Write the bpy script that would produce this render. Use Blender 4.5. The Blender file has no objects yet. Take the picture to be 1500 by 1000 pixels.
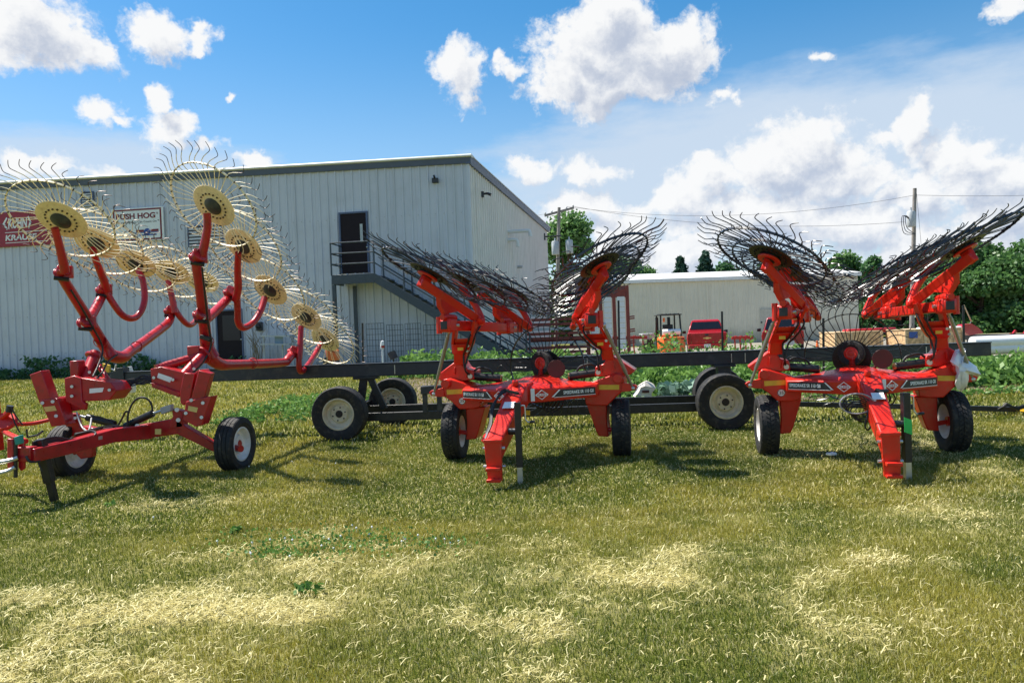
import bpy, math, random
import numpy as np
from mathutils import Vector, Matrix
random.seed(7); rng = np.random.default_rng(7)
sc = bpy.context.scene
col = sc.collection
# ------------------------------------------------------------------ camera
FPX, CAMH, ROLL, HOR = 1083.0, 1.55, 0.03797, 484.26      # focal length in px of a 1500 px wide picture, eye height, roll, horizon row
_p = math.atan((500-HOR)/FPX)
FW = Vector((0, math.cos(_p), -math.sin(_p))); _u = Vector((0, math.sin(_p), math.cos(_p))); _r = Vector((1, 0, 0))
CR = math.cos(ROLL)*_r - math.sin(ROLL)*_u; CU = math.sin(ROLL)*_r + math.cos(ROLL)*_u
EYE = Vector((0, 0, CAMH))
cd = bpy.data.cameras.new('camera'); cam = bpy.data.objects.new('camera', cd); col.objects.link(cam)
cd.sensor_width = 36; cd.lens = 36*FPX/1500; cd.clip_start = .05; cd.clip_end = 3000
M = Matrix((CR, CU, -FW)).transposed().to_4x4(); M.translation = EYE; cam.matrix_world = M
sc.camera = cam
# ------------------------------------------------------------------ light
TOSUN = Vector((-.50, .25, 1.0)).normalized()
sd = bpy.data.lights.new('sun', 'SUN'); sd.energy = 5.0; sd.angle = math.radians(.53); sd.color = (1, .95, .87)
so = bpy.data.objects.new('sun', sd); col.objects.link(so); so.rotation_euler = TOSUN.to_track_quat('Z', 'Y').to_euler(); so.location = (-20, 10, 40)
sc.view_settings.view_transform = 'Standard'; sc.view_settings.look = 'None'
sc.view_settings.exposure = .88; sc.view_settings.gamma = 1; sc.view_settings.use_curve_mapping = False
SKY_STRENGTH = .10

# ------------------------------------------------------------------ node helper
class NT:
    def __init__(s, tree): s.t = tree; s.n = tree.nodes; s.l = tree.links
    def add(s, kind, **kw):
        n = s.n.new(kind)
        for k, v in kw.items(): setattr(n, k, v)
        return n
    def put(s, sock, v):
        if hasattr(v, 'is_output'): s.l.new(v, sock)
        else: sock.default_value = v
    def m(s, op, *a, clamp=False):
        n = s.add('ShaderNodeMath', operation=op, use_clamp=clamp)
        for i, v in enumerate(a): s.put(n.inputs[i], v)
        return n.outputs[0]
    def v(s, op, *a):
        n = s.add('ShaderNodeVectorMath', operation=op)
        for i, v in enumerate(a): s.put(n.inputs[i], v)
        return n.outputs['Value'] if op in ('LENGTH', 'DOT_PRODUCT', 'DISTANCE') else n.outputs[0]
    def noise(s, vec, scale, detail=4, rough=.55, out='Fac', dist=0):
        n = s.add('ShaderNodeTexNoise'); s.put(n.inputs['Vector'], vec)
        n.inputs['Scale'].default_value = scale; n.inputs['Detail'].default_value = detail
        n.inputs['Roughness'].default_value = rough; n.inputs['Distortion'].default_value = dist
        return n.outputs[out]
    def mix(s, f, a, b):
        n = s.add('ShaderNodeMix', data_type='RGBA'); s.put(n.inputs[0], f)
        for i, c in ((6, a), (7, b)): s.put(n.inputs[i], c if hasattr(c, 'is_output') else (*c, 1))
        return n.outputs[2]
    def ramp(s, x, lo, hi, a=0., b=1.):
        n = s.add('ShaderNodeMapRange', interpolation_type='SMOOTHSTEP'); s.put(n.inputs[0], x)
        n.inputs[1].default_value = lo; n.inputs[2].default_value = hi; n.inputs[3].default_value = a; n.inputs[4].default_value = b
        return n.outputs[0]
    def comb(s, x, y, z=0.):
        n = s.add('ShaderNodeCombineXYZ')
        for i, v in enumerate((x, y, z)): s.put(n.inputs[i], v)
        return n.outputs[0]

# ------------------------------------------------------------------ sky with cumulus
def azel(px, py):
    d = FW + (px-750)/FPX*CR + (500-py)/FPX*CU
    return math.atan2(d.x, d.y), math.atan2(d.z, math.hypot(d.x, d.y))
# cumulus heaps as (column, row, half width, half height) seen from the yard
CUM = [(55,38,105,50),(120,55,50,30),(232,40,62,30),(292,46,34,14),(138,152,40,20),(172,164,22,9),(245,140,26,26),(262,175,36,26),(250,195,52,22),(300,205,22,14),
       (60,242,90,17),(20,250,70,20),(150,248,40,12),(365,230,34,9),(665,88,38,26),(680,112,42,32),(735,103,16,13),(752,112,18,12),
       (895,25,70,44),(870,70,96,52),(950,66,92,50),(1010,80,58,30),(830,110,60,36),(890,118,120,42),(800,142,42,18),(1062,132,24,10),(1085,137,14,7),
       (1197,84,28,9),(1468,20,36,17),(1495,12,40,20),(1340,165,30,30),(1350,195,26,22),(1305,192,30,13),(342,138,8,7),
       (1170,205,78,46),(1140,250,80,45),(1210,245,75,50),(1040,270,70,32),(985,300,80,30),(1290,255,40,26),(780,246,44,20),(868,246,46,21),
       (1405,215,58,30),(1430,255,80,40),(1340,285,70,36),(1470,305,70,40),(850,300,70,26),(910,335,80,34),(1110,320,150,44),(1240,335,120,44),(960,380,120,40),(1400,370,130,60)]
w = bpy.data.worlds.new('World'); sc.world = w; w.use_nodes = True
W_ = NT(w.node_tree); W_.n.clear()
def dens_group():
    g = bpy.data.node_groups.new('cloud_density', 'ShaderNodeTree')
    g.interface.new_socket('p', in_out='INPUT', socket_type='NodeSocketVector'); g.interface.new_socket('d', in_out='OUTPUT', socket_type='NodeSocketFloat')
    N = NT(g); gi = N.add('NodeGroupInput'); go = N.add('NodeGroupOutput'); p = gi.outputs[0]
    wob = N.v('SCALE', N.v('SUBTRACT', N.noise(p, 11, 5, .6, 'Color'), (.5, .5, .5))); wob.node.inputs[3].default_value = .095
    q = N.v('ADD', p, wob)
    cur = None
    for x, y, rx, ry in CUM:
        a, e = azel(x, y); k = 1/FPX
        c = 1/(1+((x-750)/FPX)**2)
        l = N.v('LENGTH', N.v('MULTIPLY', N.v('SUBTRACT', q, (a, e, 0)), (1/(rx*k*c*1.1), 1/(ry*k*1.05), 0)))
        d = N.m('MULTIPLY', N.m('SUBTRACT', 1., l), min(1, .45+ry/70))
        cur = d if cur is None else N.m('SMOOTH_MAX', cur, d, .12)
    # the same broken cumulus carries on round the rest of the sky
    sep = N.add('ShaderNodeSeparateXYZ'); N.l.new(p, sep.inputs[0])
    off = N.m('MAXIMUM', N.ramp(N.m('ABSOLUTE', sep.outputs[0]), .66, .8), N.ramp(sep.outputs[1], .47, .6))
    gen = N.m('SUBTRACT', N.ramp(N.noise(q, 2.3, 3, .5), .48, .72, -.6, .9), 0.)
    cur = N.m('ADD', N.m('MULTIPLY', cur, N.m('SUBTRACT', 1., off)), N.m('MULTIPLY', gen, off))
    f = N.m('SUBTRACT', N.noise(q, 26, 7, .62), .5)
    f2 = N.m('SUBTRACT', N.noise(p, 75, 4, .6), .5)
    d = N.m('ADD', cur, N.m('ADD', N.m('MULTIPLY', f, 1.25), N.m('ADD', N.m('MULTIPLY', f2, .55), N.m('MULTIPLY', N.m('SUBTRACT', N.noise(p, 14, 2, .5), .5), .7))))
    N.l.new(d, go.inputs[0]); return g
tc = W_.add('ShaderNodeTexCoord'); D = W_.v('NORMALIZE', tc.outputs['Generated'])
sp = W_.add('ShaderNodeSeparateXYZ'); W_.l.new(D, sp.inputs[0])
az = W_.m('ARCTAN2', sp.outputs[0], sp.outputs[1])
el = W_.m('ARCSINE', sp.outputs[2])
P_ = W_.comb(az, el)
DG = dens_group()
def dens(vec):
    n = W_.add('ShaderNodeGroup'); n.node_tree = DG; W_.put(n.inputs[0], vec); return n.outputs[0]
d0 = dens(P_); d1 = dens(W_.v('ADD', P_, (-.014, .026, 0.)))
alpha = W_.ramp(W_.m('ADD', d0, W_.m('MULTIPLY', W_.m('SUBTRACT', W_.noise(P_, 7, 3, .5), .5), .25)), -.06, .42)
thick = W_.ramp(d0, .1, 1.15)
lit = W_.m('SUBTRACT', d0, d1)
shade = W_.ramp(W_.m('ADD', W_.m('MULTIPLY', lit, .62), W_.m('MULTIPLY', thick, -.40)), -.50, .10)
sky = W_.add('ShaderNodeTexSky', sky_type='NISHITA'); sky.sun_disc = False
sky.sun_elevation = math.asin(TOSUN.z); sky.sun_rotation = math.atan2(TOSUN.x, TOSUN.y) % (2*math.pi)
sky.altitude = 200; sky.air_density = 1.0; sky.dust_density = .6; sky.ozone_density = 2.2
hs = W_.add('ShaderNodeHueSaturation'); hs.inputs['Saturation'].default_value = 1.38; hs.inputs['Value'].default_value = .86; hs.inputs['Hue'].default_value = .491
W_.l.new(sky.outputs[0], hs.inputs['Color'])
ccol = W_.mix(shade, (2.7, 3.05, 3.75), (5.15, 5.2, 5.25))
ccol = W_.mix(W_.ramp(el, .04, .30, .62, .0), ccol, W_.mix(shade, (2.75, 3.3, 4.2), (5.25, 5.35, 5.45)))
# thin high veil (anvil) behind the cumulus, and hazy horizon
va, ve = azel(1160, 250)
vq = W_.v('MULTIPLY', W_.v('SUBTRACT', P_, (va, ve, 0)), (1/.52, 1/.135, 0))
vn = W_.noise(W_.v('MULTIPLY', P_, (3., 9., 0.)), 2.2, 6, .6)
veil = W_.m('MULTIPLY', W_.ramp(W_.m('ADD', W_.m('SUBTRACT', 1., W_.v('LENGTH', vq)), W_.m('MULTIPLY', W_.m('SUBTRACT', vn, .5), .7)), -.10, .48), .92)
va2, ve2 = azel(150, 245)
vq2 = W_.v('MULTIPLY', W_.v('SUBTRACT', P_, (va2, ve2, 0)), (1/.3, 1/.05, 0))
veil2 = W_.m('MULTIPLY', W_.ramp(W_.m('ADD', W_.m('SUBTRACT', 1., W_.v('LENGTH', vq2)), W_.m('MULTIPLY', W_.m('SUBTRACT', vn, .5), .9)), -.15, .6), .85)
hz = W_.ramp(el, .0, .42, .55, 0.)
veil = W_.m('MAXIMUM', W_.m('MAXIMUM', veil, veil2), hz)
c1 = W_.mix(veil, hs.outputs[0], (3.4, 4.0, 4.75))
c2 = W_.mix(alpha, c1, ccol)
below = W_.ramp(sp.outputs[2], -.02, 0.)
c3 = W_.mix(below, (1., 1.1, .8), c2)
bg = W_.add('ShaderNodeBackground'); W_.l.new(c3, bg.inputs[0]); bg.inputs[1].default_value = SKY_STRENGTH
wo = W_.add('ShaderNodeOutputWorld'); W_.l.new(bg.outputs[0], wo.inputs[0])
w.cycles.sampling_method = 'MANUAL'; w.cycles.sample_map_resolution = 512

# ------------------------------------------------------------------ materials
MATS = {}
def mat(name, c, rough=.5, metal=0., var=.12, vscale=6., bump=0., bscale=40., coat=0., dirt=None, dirtamt=.0, spec=.5, trans=0.):
    m = bpy.data.materials.new(name); m.use_nodes = True; N = NT(m.node_tree)
    b = N.n['Principled BSDF']; tc = N.add('ShaderNodeTexCoord')
    n1 = N.noise(tc.outputs['Object'], vscale, 5, .6)
    lo = tuple(x*(1-var) for x in c); hi = tuple(min(1, x*(1+var)) for x in c)
    cc = N.mix(N.ramp(n1, .3, .7), lo, hi)
    if dirt:
        n2 = N.noise(tc.outputs['Object'], vscale*2.7, 6, .65)
        cc = N.mix(N.m('MULTIPLY', N.ramp(n2, .48, .72), dirtamt), cc, dirt)
    N.l.new(cc, b.inputs['Base Color'])
    b.inputs['Roughness'].default_value = rough
    r2 = N.m('ADD', N.m('MULTIPLY', N.m('SUBTRACT', n1, .5), .25), rough, clamp=True); N.l.new(r2, b.inputs['Roughness'])
    b.inputs['Metallic'].default_value = metal; b.inputs['Coat Weight'].default_value = coat; b.inputs['Coat Roughness'].default_value = .15
    b.inputs['Specular IOR Level'].default_value = spec
    if bump:
        bn = N.add('ShaderNodeBump'); bn.inputs['Strength'].default_value = bump; bn.inputs['Distance'].default_value = .01
        N.l.new(N.noise(tc.outputs['Object'], bscale, 4, .6), bn.inputs['Height']); N.l.new(bn.outputs[0], b.inputs['Normal'])
    MATS[name] = m; return m
def leafmat(name, c1, c2, c3=None, trans=.35, attr=None, scale=1.5):
    m = bpy.data.materials.new(name); m.use_nodes = True; N = NT(m.node_tree); N.n.remove(N.n['Principled BSDF'])
    tc = N.add('ShaderNodeTexCoord'); at_ = N.add('ShaderNodeAttribute', attribute_name='tint')
    f = at_.outputs['Fac']
    cc = N.mix(f, c1, c2)
    if c3:
        a2 = N.add('ShaderNodeAttribute', attribute_name='straw'); cc = N.mix(a2.outputs['Fac'], cc, c3)
    d = N.add('ShaderNodeBsdfDiffuse'); t = N.add('ShaderNodeBsdfTranslucent'); g = N.add('ShaderNodeBsdfGlossy'); g.inputs['Roughness'].default_value = .45
    for x in (d, t): N.l.new(cc, x.inputs[0])
    g.inputs[0].default_value = (.5, .5, .5, 1)
    mx = N.add('ShaderNodeMixShader'); mx.inputs[0].default_value = trans; N.l.new(d.outputs[0], mx.inputs[1]); N.l.new(t.outputs[0], mx.inputs[2])
    m2 = N.add('ShaderNodeMixShader'); m2.inputs[0].default_value = .05; N.l.new(mx.outputs[0], m2.inputs[1]); N.l.new(g.outputs[0], m2.inputs[2])
    N.l.new(m2.outputs[0], N.n['Material Output'].inputs[0]); MATS[name] = m; return m
RED = mat('bright red paint', (.64, .019, .008), .34, coat=.15, var=.08, vscale=4, dirt=(.33, .10, .06), dirtamt=.30, spec=.4, bump=.06, bscale=25)
OLD = mat('faded crimson paint', (.43, .009, .014), .32, coat=.10, var=.15, vscale=5, dirt=(.10, .03, .025), dirtamt=.45)
CREAM = mat('cream paint', (.88, .77, .52), .45, var=.08, dirt=(.30, .18, .08), dirtamt=.45, vscale=7)
TAN = mat('tan hub plate paint', (.82, .67, .43), .5, var=.12, dirt=(.25, .13, .06), dirtamt=.4, vscale=9)
RUST = mat('bare dark tine steel', (.075, .055, .05), .45, metal=.6)
TINE = mat('black tine steel', (.010, .012, .018), .30, metal=.0, spec=.7, var=.1)
BLACK = mat('black paint', (.012, .013, .015), .4, var=.15, dirt=(.08, .07, .06), dirtamt=.25)
NAVY = mat('charcoal blue beam paint', (.022, .029, .040), .42, var=.15, dirt=(.12, .115, .10), dirtamt=.35, vscale=2.5)
TYRE = mat('tyre rubber', (.014, .014, .015), .75, var=.2, bump=.3, bscale=60, dirt=(.11, .095, .065), dirtamt=.5)
WRIM = mat('white rim paint', (.78, .75, .70), .45, dirt=(.4, .33, .25), dirtamt=.3)
CRIM = mat('cream rim paint', (.70, .62, .44), .45, dirt=(.35, .28, .18), dirtamt=.25)
ZINC = mat('zinc plated steel', (.55, .55, .53), .38, metal=.85)
ROD = mat('dull zinc rod', (.30, .29, .25), .4, metal=.7)
BRONZE = mat('bronze', (.32, .20, .09), .35, metal=.8)
DISC = mat('maroon disc paint', (.075, .014, .014), .5)
YEL = mat('yellow reflector', (.75, .45, .03), .35)
WHITE = mat('white print', (.85, .85, .83), .5, var=.03)
BLKPRINT = mat('black print', (.02, .02, .02), .5)
MAROON = mat('maroon print', (.20, .012, .022), .5)
SIGNRED = mat('sign red', (.34, .014, .026), .4, var=.06)
LABEL = mat('warning label yellow', (.72, .50, .16), .5)
GREEN = mat('green tape', (.03, .55, .10), .5)
TEAL = mat('teal rag', (.03, .25, .20), .7)
BLUE = mat('blue print', (.03, .09, .35), .5)
HOSE = mat('hydraulic hose rubber', (.015, .015, .016), .5)
GREYC = mat('grey cable', (.35, .35, .36), .5)
def wallmat(name, c):
    m = mat(name, c, .45, var=.035, vscale=.8, dirt=(.30, .29, .26), dirtamt=.12); N = NT(m.node_tree); b = N.n['Principled BSDF']
    src = b.inputs['Base Color'].links[0].from_socket; g_ = N.add('ShaderNodeNewGeometry'); q = N.v('MULTIPLY', g_.outputs['Position'], (2.6, 2.6, .16))
    st_ = N.m('MULTIPLY', N.ramp(N.noise(q, 1., 5, .65), .52, .80), .30); c1 = N.mix(st_, src, (.27, .25, .21))
    z_ = N.add('ShaderNodeSeparateXYZ'); N.l.new(g_.outputs['Position'], z_.inputs[0])
    spl = N.m('MULTIPLY', N.ramp(N.m('SUBTRACT', N.m('MULTIPLY', N.noise(g_.outputs['Position'], 1.7, 5, .65), 1.5), z_.outputs[2]), -.7, .5), .5)
    N.l.new(N.mix(spl, c1, (.24, .21, .16)), b.inputs['Base Color']); return m
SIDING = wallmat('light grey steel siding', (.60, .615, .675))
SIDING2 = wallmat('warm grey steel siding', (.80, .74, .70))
SHEDM = wallmat('beige steel siding', (.66, .62, .50))
TRIM = mat('slate blue trim', (.085, .115, .20), .45, var=.05)
FLASH = mat('white roof flashing', (.72, .72, .70), .4, var=.06)
ROOF = mat('galvanised roof sheet', (.60, .60, .58), .4, metal=.2)
DOORM = mat('dark brown door paint', (.020, .013, .016), .5, spec=.15)
GLASS = mat('dark window glass', (.010, .014, .02), .06, var=.1, spec=.3)
STEEL = mat('slate steel paint', (.045, .060, .078), .45, var=.12, dirt=(.2, .2, .2), dirtamt=.15)
PVC = mat('white PVC', (.80, .80, .78), .4, var=.03)
FIXT = mat('dark fixture', (.03, .03, .035), .4)
WOOD = mat('weathered pole wood', (.25, .225, .20), .85, var=.25, vscale=3, bump=.4)
BARK = mat('bark', (.10, .075, .055), .9, var=.3, vscale=4, bump=.5, bscale=12)
GREYM = mat('transformer grey', (.45, .47, .48), .5)
WIREM = mat('wire', (.08, .08, .085), .6)
OSB = mat('oriented strand board', (.60, .40, .21), .8, var=.4, vscale=9, dirt=(.28, .16, .07), dirtamt=.4)
LUMBER = mat('pine lumber', (.62, .45, .26), .75, var=.15)
ORANGE = mat('orange forklift paint', (.80, .16, .03), .4, dirt=(.3, .12, .05), dirtamt=.2)
TRUCK = mat('red car paint', (.40, .008, .010), .25, coat=.3, var=.03)
TRUCK2 = mat('dark red car paint', (.22, .008, .010), .25, coat=.3, var=.03)
TAIL = mat('tail lamp red', (.35, .01, .01), .2)
GOLD = mat('gold badge', (.75, .55, .18), .3, metal=.5)
CHROME = mat('chrome', (.7, .7, .72), .15, metal=1)
RACK = mat('rack red oxide', (.24, .045, .03), .55, var=.2)
LIME = mat('lime paint', (.35, .75, .05), .4)
PIPEW = mat('white plastic pipe', (.82, .83, .84), .4, var=.03)
BAG = mat('white plastic bag', (.85, .85, .86), .35, var=.05, bump=.5, bscale=14)
GREYBOX = mat('grey machine paint', (.42, .43, .43), .5)
LEAF = leafmat('leaf green', (.045, .135, .042), (.155, .285, .08), trans=.45)
LEAF2 = leafmat('dark leaf green', (.040, .125, .050), (.13, .26, .085), trans=.45)
CONIF = leafmat('spruce green', (.022, .065, .045), (.05, .11, .065), trans=.2)
CROP = leafmat('garden leaf green', (.055, .16, .028), (.21, .36, .085))
CABB = leafmat('blue green leaf', (.10, .20, .13), (.28, .42, .33))
GRASS = leafmat('grass blades', (.085, .135, .014), (.335, .30, .048), (.80, .71, .36), trans=.42)
STRAW = leafmat('cut dry grass', (.46, .40, .15), (.74, .68, .37), trans=.3)
TWIG = mat('dry stalk', (.26, .20, .12), .9)

# ------------------------------------------------------------------ mesh helper
def V(*a): return Vector(a)
class MB:
    def __init__(s): s.v = []; s.f = []; s.mi = []; s.cur = 0
    def face(s, idx): s.f.append(tuple(idx)); s.mi.append(s.cur)
    def loft(s, secs, closed=True, caps=True):
        n = len(secs[0]); b = len(s.v)
        for sec in secs: s.v += [Vector(p) for p in sec]
        for i in range(len(secs)-1):
            for j in range(n if closed else n-1):
                k = (j+1) % n
                s.face((b+i*n+j, b+i*n+k, b+(i+1)*n+k, b+(i+1)*n+j))
        if caps and closed:
            s.face(tuple(b+j for j in reversed(range(n)))); s.face(tuple(b+(len(secs)-1)*n+j for j in range(n)))
        return s
    def tube(s, pts, r, n=10, sub=0, caps=True):
        pts = [Vector(p) for p in pts]
        rr = list(r) if isinstance(r, (list, tuple)) else [r]*len(pts)
        if sub:
            P2, R2 = [], []
            for i in range(len(pts)-1):
                a, b, c, d = pts[max(i-1, 0)], pts[i], pts[i+1], pts[min(i+2, len(pts)-1)]
                for k in range(sub):
                    t = k/sub
                    P2.append(.5*((2*b)+(c-a)*t+(2*a-5*b+4*c-d)*t*t+(3*b-a-3*c+d)*t**3)); R2.append(rr[i]*(1-t)+rr[i+1]*t)
            P2.append(pts[-1]); R2.append(rr[-1]); pts, rr = P2, R2
        secs = []; nx = None
        for i, p in enumerate(pts):
            t = (pts[min(i+1, len(pts)-1)]-pts[max(i-1, 0)]).normalized()
            if nx is None:
                a = Vector((0, 0, 1)) if abs(t.z) < .9 else Vector((1, 0, 0)); nx = a.cross(t).normalized()
            else: nx = (nx - t*nx.dot(t)).normalized()
            ny = t.cross(nx)
            secs.append([p+rr[i]*(math.cos(2*math.pi*j/n)*nx+math.sin(2*math.pi*j/n)*ny) for j in range(n)])
        return s.loft(secs, caps=caps)
    def bar(s, p0, p1, w, h, up=(0, 0, 1)):
        p0, p1 = Vector(p0), Vector(p1); t = (p1-p0).normalized(); x = t.cross(Vector(up)).normalized(); y = x.cross(t)
        q = [(-1, -1), (1, -1), (1, 1), (-1, 1)]
        return s.loft([[p+x*(a*w/2)+y*(b*h/2) for a, b in q] for p in (p0, p1)])
    def box(s, c, sx, sy, sz, rz=0):
        c = Vector(c); co, si = math.cos(rz), math.sin(rz)
        def q(x, y, z): return c+Vector((x*co-y*si, x*si+y*co, z))
        x, y, z = sx/2, sy/2, sz/2
        return s.loft([[q(-x, -y, k), q(x, -y, k), q(x, y, k), q(-x, y, k)] for k in (-z, z)])
    def plate(s, poly, th):
        th = Vector(th); return s.loft([[Vector(p) for p in poly], [Vector(p)+th for p in poly]])
    def lathe(s, prof, c, ax, n=24, closed=False):
        c, ax = Vector(c), Vector(ax).normalized()
        a = Vector((0, 0, 1)) if abs(ax.z) < .9 else Vector((1, 0, 0)); x = a.cross(ax).normalized(); y = ax.cross(x)
        b = len(s.v); k = len(prof)
        for i in range(n):
            u = x*math.cos(2*math.pi*i/n)+y*math.sin(2*math.pi*i/n)
            for r, z in prof: s.v.append(c+u*r+ax*z)
        for i in range(n):
            j = (i+1) % n
            for q in range(k if closed else k-1):
                q2 = (q+1) % k
                s.face((b+i*k+q, b+j*k+q, b+j*k+q2, b+i*k+q2))
        return s
    def cyl(s, p0, p1, r, n=14): return s.tube([p0, p1], r, n)
    def ball(s, c, r, n=10):
        pr = [(max(1e-4, r*math.sin(math.pi*i/6)), -r*math.cos(math.pi*i/6)) for i in range(7)]
        return s.lathe(pr, c, (0, 0, 1), n)
    def mesh(s, name, mats, org=Vector((0, 0, 0)), ang=35):
        me = bpy.data.meshes.new(name); me.from_pydata([v-org for v in s.v], [], s.f)
        for m in (mats if isinstance(mats, (list, tuple)) else [mats]): me.materials.append(m)
        if any(s.mi): me.polygons.foreach_set('material_index', s.mi)
        me.polygons.foreach_set('use_smooth', [True]*len(me.polygons)); me.set_sharp_from_angle(angle=math.radians(ang)); me.update()
        return me
    def build(s, name, mats, parent=None, bevel=0, ang=35, kind=None):
        org = worldorg(parent)
        o = bpy.data.objects.new(name, s.mesh(name, mats, org, ang)); col.objects.link(o)
        if parent: o.parent = parent
        if bevel:
            b = o.modifiers.new('bevel', 'BEVEL'); b.width = bevel; b.segments = 2; b.limit_method = 'ANGLE'; b.angle_limit = math.radians(40)
        if kind: o['kind'] = kind
        return o
def worldorg(o):
    p = Vector((0, 0, 0))
    while o: p = p + o.location; o = o.parent
    return p
def thing(name, label, cat, loc, group=None):
    o = bpy.data.objects.new(name, None); col.objects.link(o); o.location = loc; o.empty_display_size = .2
    return tag(o, label, cat, group)
def tag(o, label, cat, group=None):
    o['label'] = label; o['category'] = cat
    if group: o['group'] = group
    return o
def struct(o, kind='structure'): o['kind'] = kind; return o
def text(parent, s, p, right, up, m, name='lettering', shear=0., bold=.012):
    """flat lettering filling the rectangle p, p+right, p+up"""
    cu = bpy.data.curves.new(name, 'FONT'); cu.body = s; cu.extrude = .0; cu.shear = shear; cu.offset = bold
    ob = bpy.data.objects.new('tmp', cu); me = bpy.data.meshes.new_from_object(ob); bpy.data.objects.remove(ob)
    co = np.empty(len(me.vertices)*3, np.float32); me.vertices.foreach_get('co', co); co = co.reshape(-1, 3)
    lo, hi = co.min(0), co.max(0); right, up = Vector(right), Vector(up); n = right.cross(up).normalized()
    org = worldorg(parent); out = []
    for c in co:
        out += list(Vector(p)+right*float((c[0]-lo[0])/(hi[0]-lo[0]))+up*float((c[1]-lo[1])/(hi[1]-lo[1]))+n*.002-org)
    me.vertices.foreach_set('co', out); me.materials.clear(); me.materials.append(m); me.update(); me.name = name
    o = bpy.data.objects.new(name, me); col.objects.link(o); o.parent = parent; return o
def kids(o): return [c for c in bpy.data.objects if c.parent == o]
def copy_tree(o, table, parent=None):
    c = o.copy(); col.objects.link(c)
    if parent: c.parent = parent
    for ch in table.get(o.name, []): copy_tree(ch, table, c)
    return c
def child_table():
    t = {}
    for o in bpy.data.objects:
        if o.parent: t.setdefault(o.parent.name, []).append(o)
    return t
def ray(px, py): return FW + (px-750)/FPX*CR + (500-py)/FPX*CU
def at(px, py, Y): d = ray(px, py); return EYE + d*(Y/d.y)
def fill(name, verts, faces, m, attrs=None, parent=None, org=None):
    """large mesh from numpy arrays (faces: n x k)"""
    me = bpy.data.meshes.new(name); k = faces.shape[1]
    me.vertices.add(len(verts)); me.vertices.foreach_set('co', verts.astype(np.float32).ravel())
    me.loops.add(faces.size); me.loops.foreach_set('vertex_index', faces.astype(np.int32).ravel())
    me.polygons.add(len(faces)); me.polygons.foreach_set('loop_start', np.arange(0, faces.size, k, dtype=np.int32))
    me.update(calc_edges=True)
    for a, v in (attrs or {}).items():
        at_ = me.attributes.new(a, 'FLOAT', 'POINT'); at_.data.foreach_set('value', v.astype(np.float32))
    me.materials.append(m); o = bpy.data.objects.new(name, me); col.objects.link(o)
    if parent: o.parent = parent
    return o
# numpy value noise on the ground plan
_tab = rng.random((256, 256))
def vnoise(x, y):
    xi, yi = np.floor(x).astype(int), np.floor(y).astype(int); fx, fy = x-xi, y-yi
    fx = fx*fx*(3-2*fx); fy = fy*fy*(3-2*fy)
    a = _tab[xi % 256, yi % 256]; b = _tab[(xi+1) % 256, yi % 256]; c = _tab[xi % 256, (yi+1) % 256]; d = _tab[(xi+1) % 256, (yi+1) % 256]
    return (a*(1-fx)+b*fx)*(1-fy)+(c*(1-fx)+d*fx)*fy
def fbm(x, y, o=4): return sum(vnoise(x*2**i+17*i, y*2**i+9*i)/2**i for i in range(o))/sum(1/2**i for i in range(o))
def sstep(x, a, b): t = np.clip((x-a)/(b-a), 0, 1); return t*t*(3-2*t)
def gz(x, y):
    x = np.asarray(x, float); y = np.asarray(y, float)
    side = .42*(1-sstep(x, -4, 8)) - .12*sstep(x, -2, 10)
    return sstep(y, 13, 25)*side + .02*(fbm(x*.7+50, y*.7+50, 3)-.5)
def gzf(x, y): return float(gz(x, y))

# ================================================================== GROUND
def gpt(px, py):
    d = ray(px, py); return EYE+d*(-CAMH/d.z)
PATCH = [(230,890,380,75,.75),(850,850,260,50,.85),(620,895,200,35,.7),(120,975,220,50,.7),(760,960,260,50,.5),(1300,880,260,60,.35),(1420,740,140,40,.45),(330,880,330,55,1.),(170,905,200,60,.9),(560,890,130,40,.8),(820,845,190,28,1.),(960,815,80,16,.9),(780,980,130,40,.75),(700,870,90,22,.8),(1430,765,110,26,.7),(1300,648,110,14,.9),(1180,668,90,9,.6),(1250,600,90,10,.3),
         (1000,880,160,26,.5),(1330,830,140,22,.35),(60,960,140,60,.8),(250,740,150,10,.45),(560,740,120,12,.35),(1120,760,60,12,.35),(1460,700,60,14,.4),(640,820,60,12,.6),(80,870,90,24,.6),(1200,905,120,22,.45),(1060,945,120,25,.5)]
def straw_mask(x, y):
    out = np.zeros_like(x)
    for px, py, rx, ry, k in PATCH:
        c = gpt(px, py); a = gpt(px+rx, py); b = gpt(px, max(py-ry, 500)); sx = abs(a.x-c.x)*.8; sy = abs(b.y-c.y)*1.0
        out = np.maximum(out, k*np.exp(-.7*(((x-c.x)/sx)**2+((y-c.y)/sy)**2)))
    n = fbm(x*1.3+3, y*2.6+8, 4); n2 = fbm(x*6+3, y*9+1, 3)
    n3 = fbm(x*17+5, y*17+2, 2)
    m = out*(.40+.65*sstep(n, .25, .8))*(.35+.55*sstep(n2, .25, .75)+.45*sstep(n3, .3, .75)) + .30*sstep(n, .45, .8)*sstep(n2, .35, .7)
    return np.clip(sstep(m, .0, .95)*1.05, 0, 1)
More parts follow.
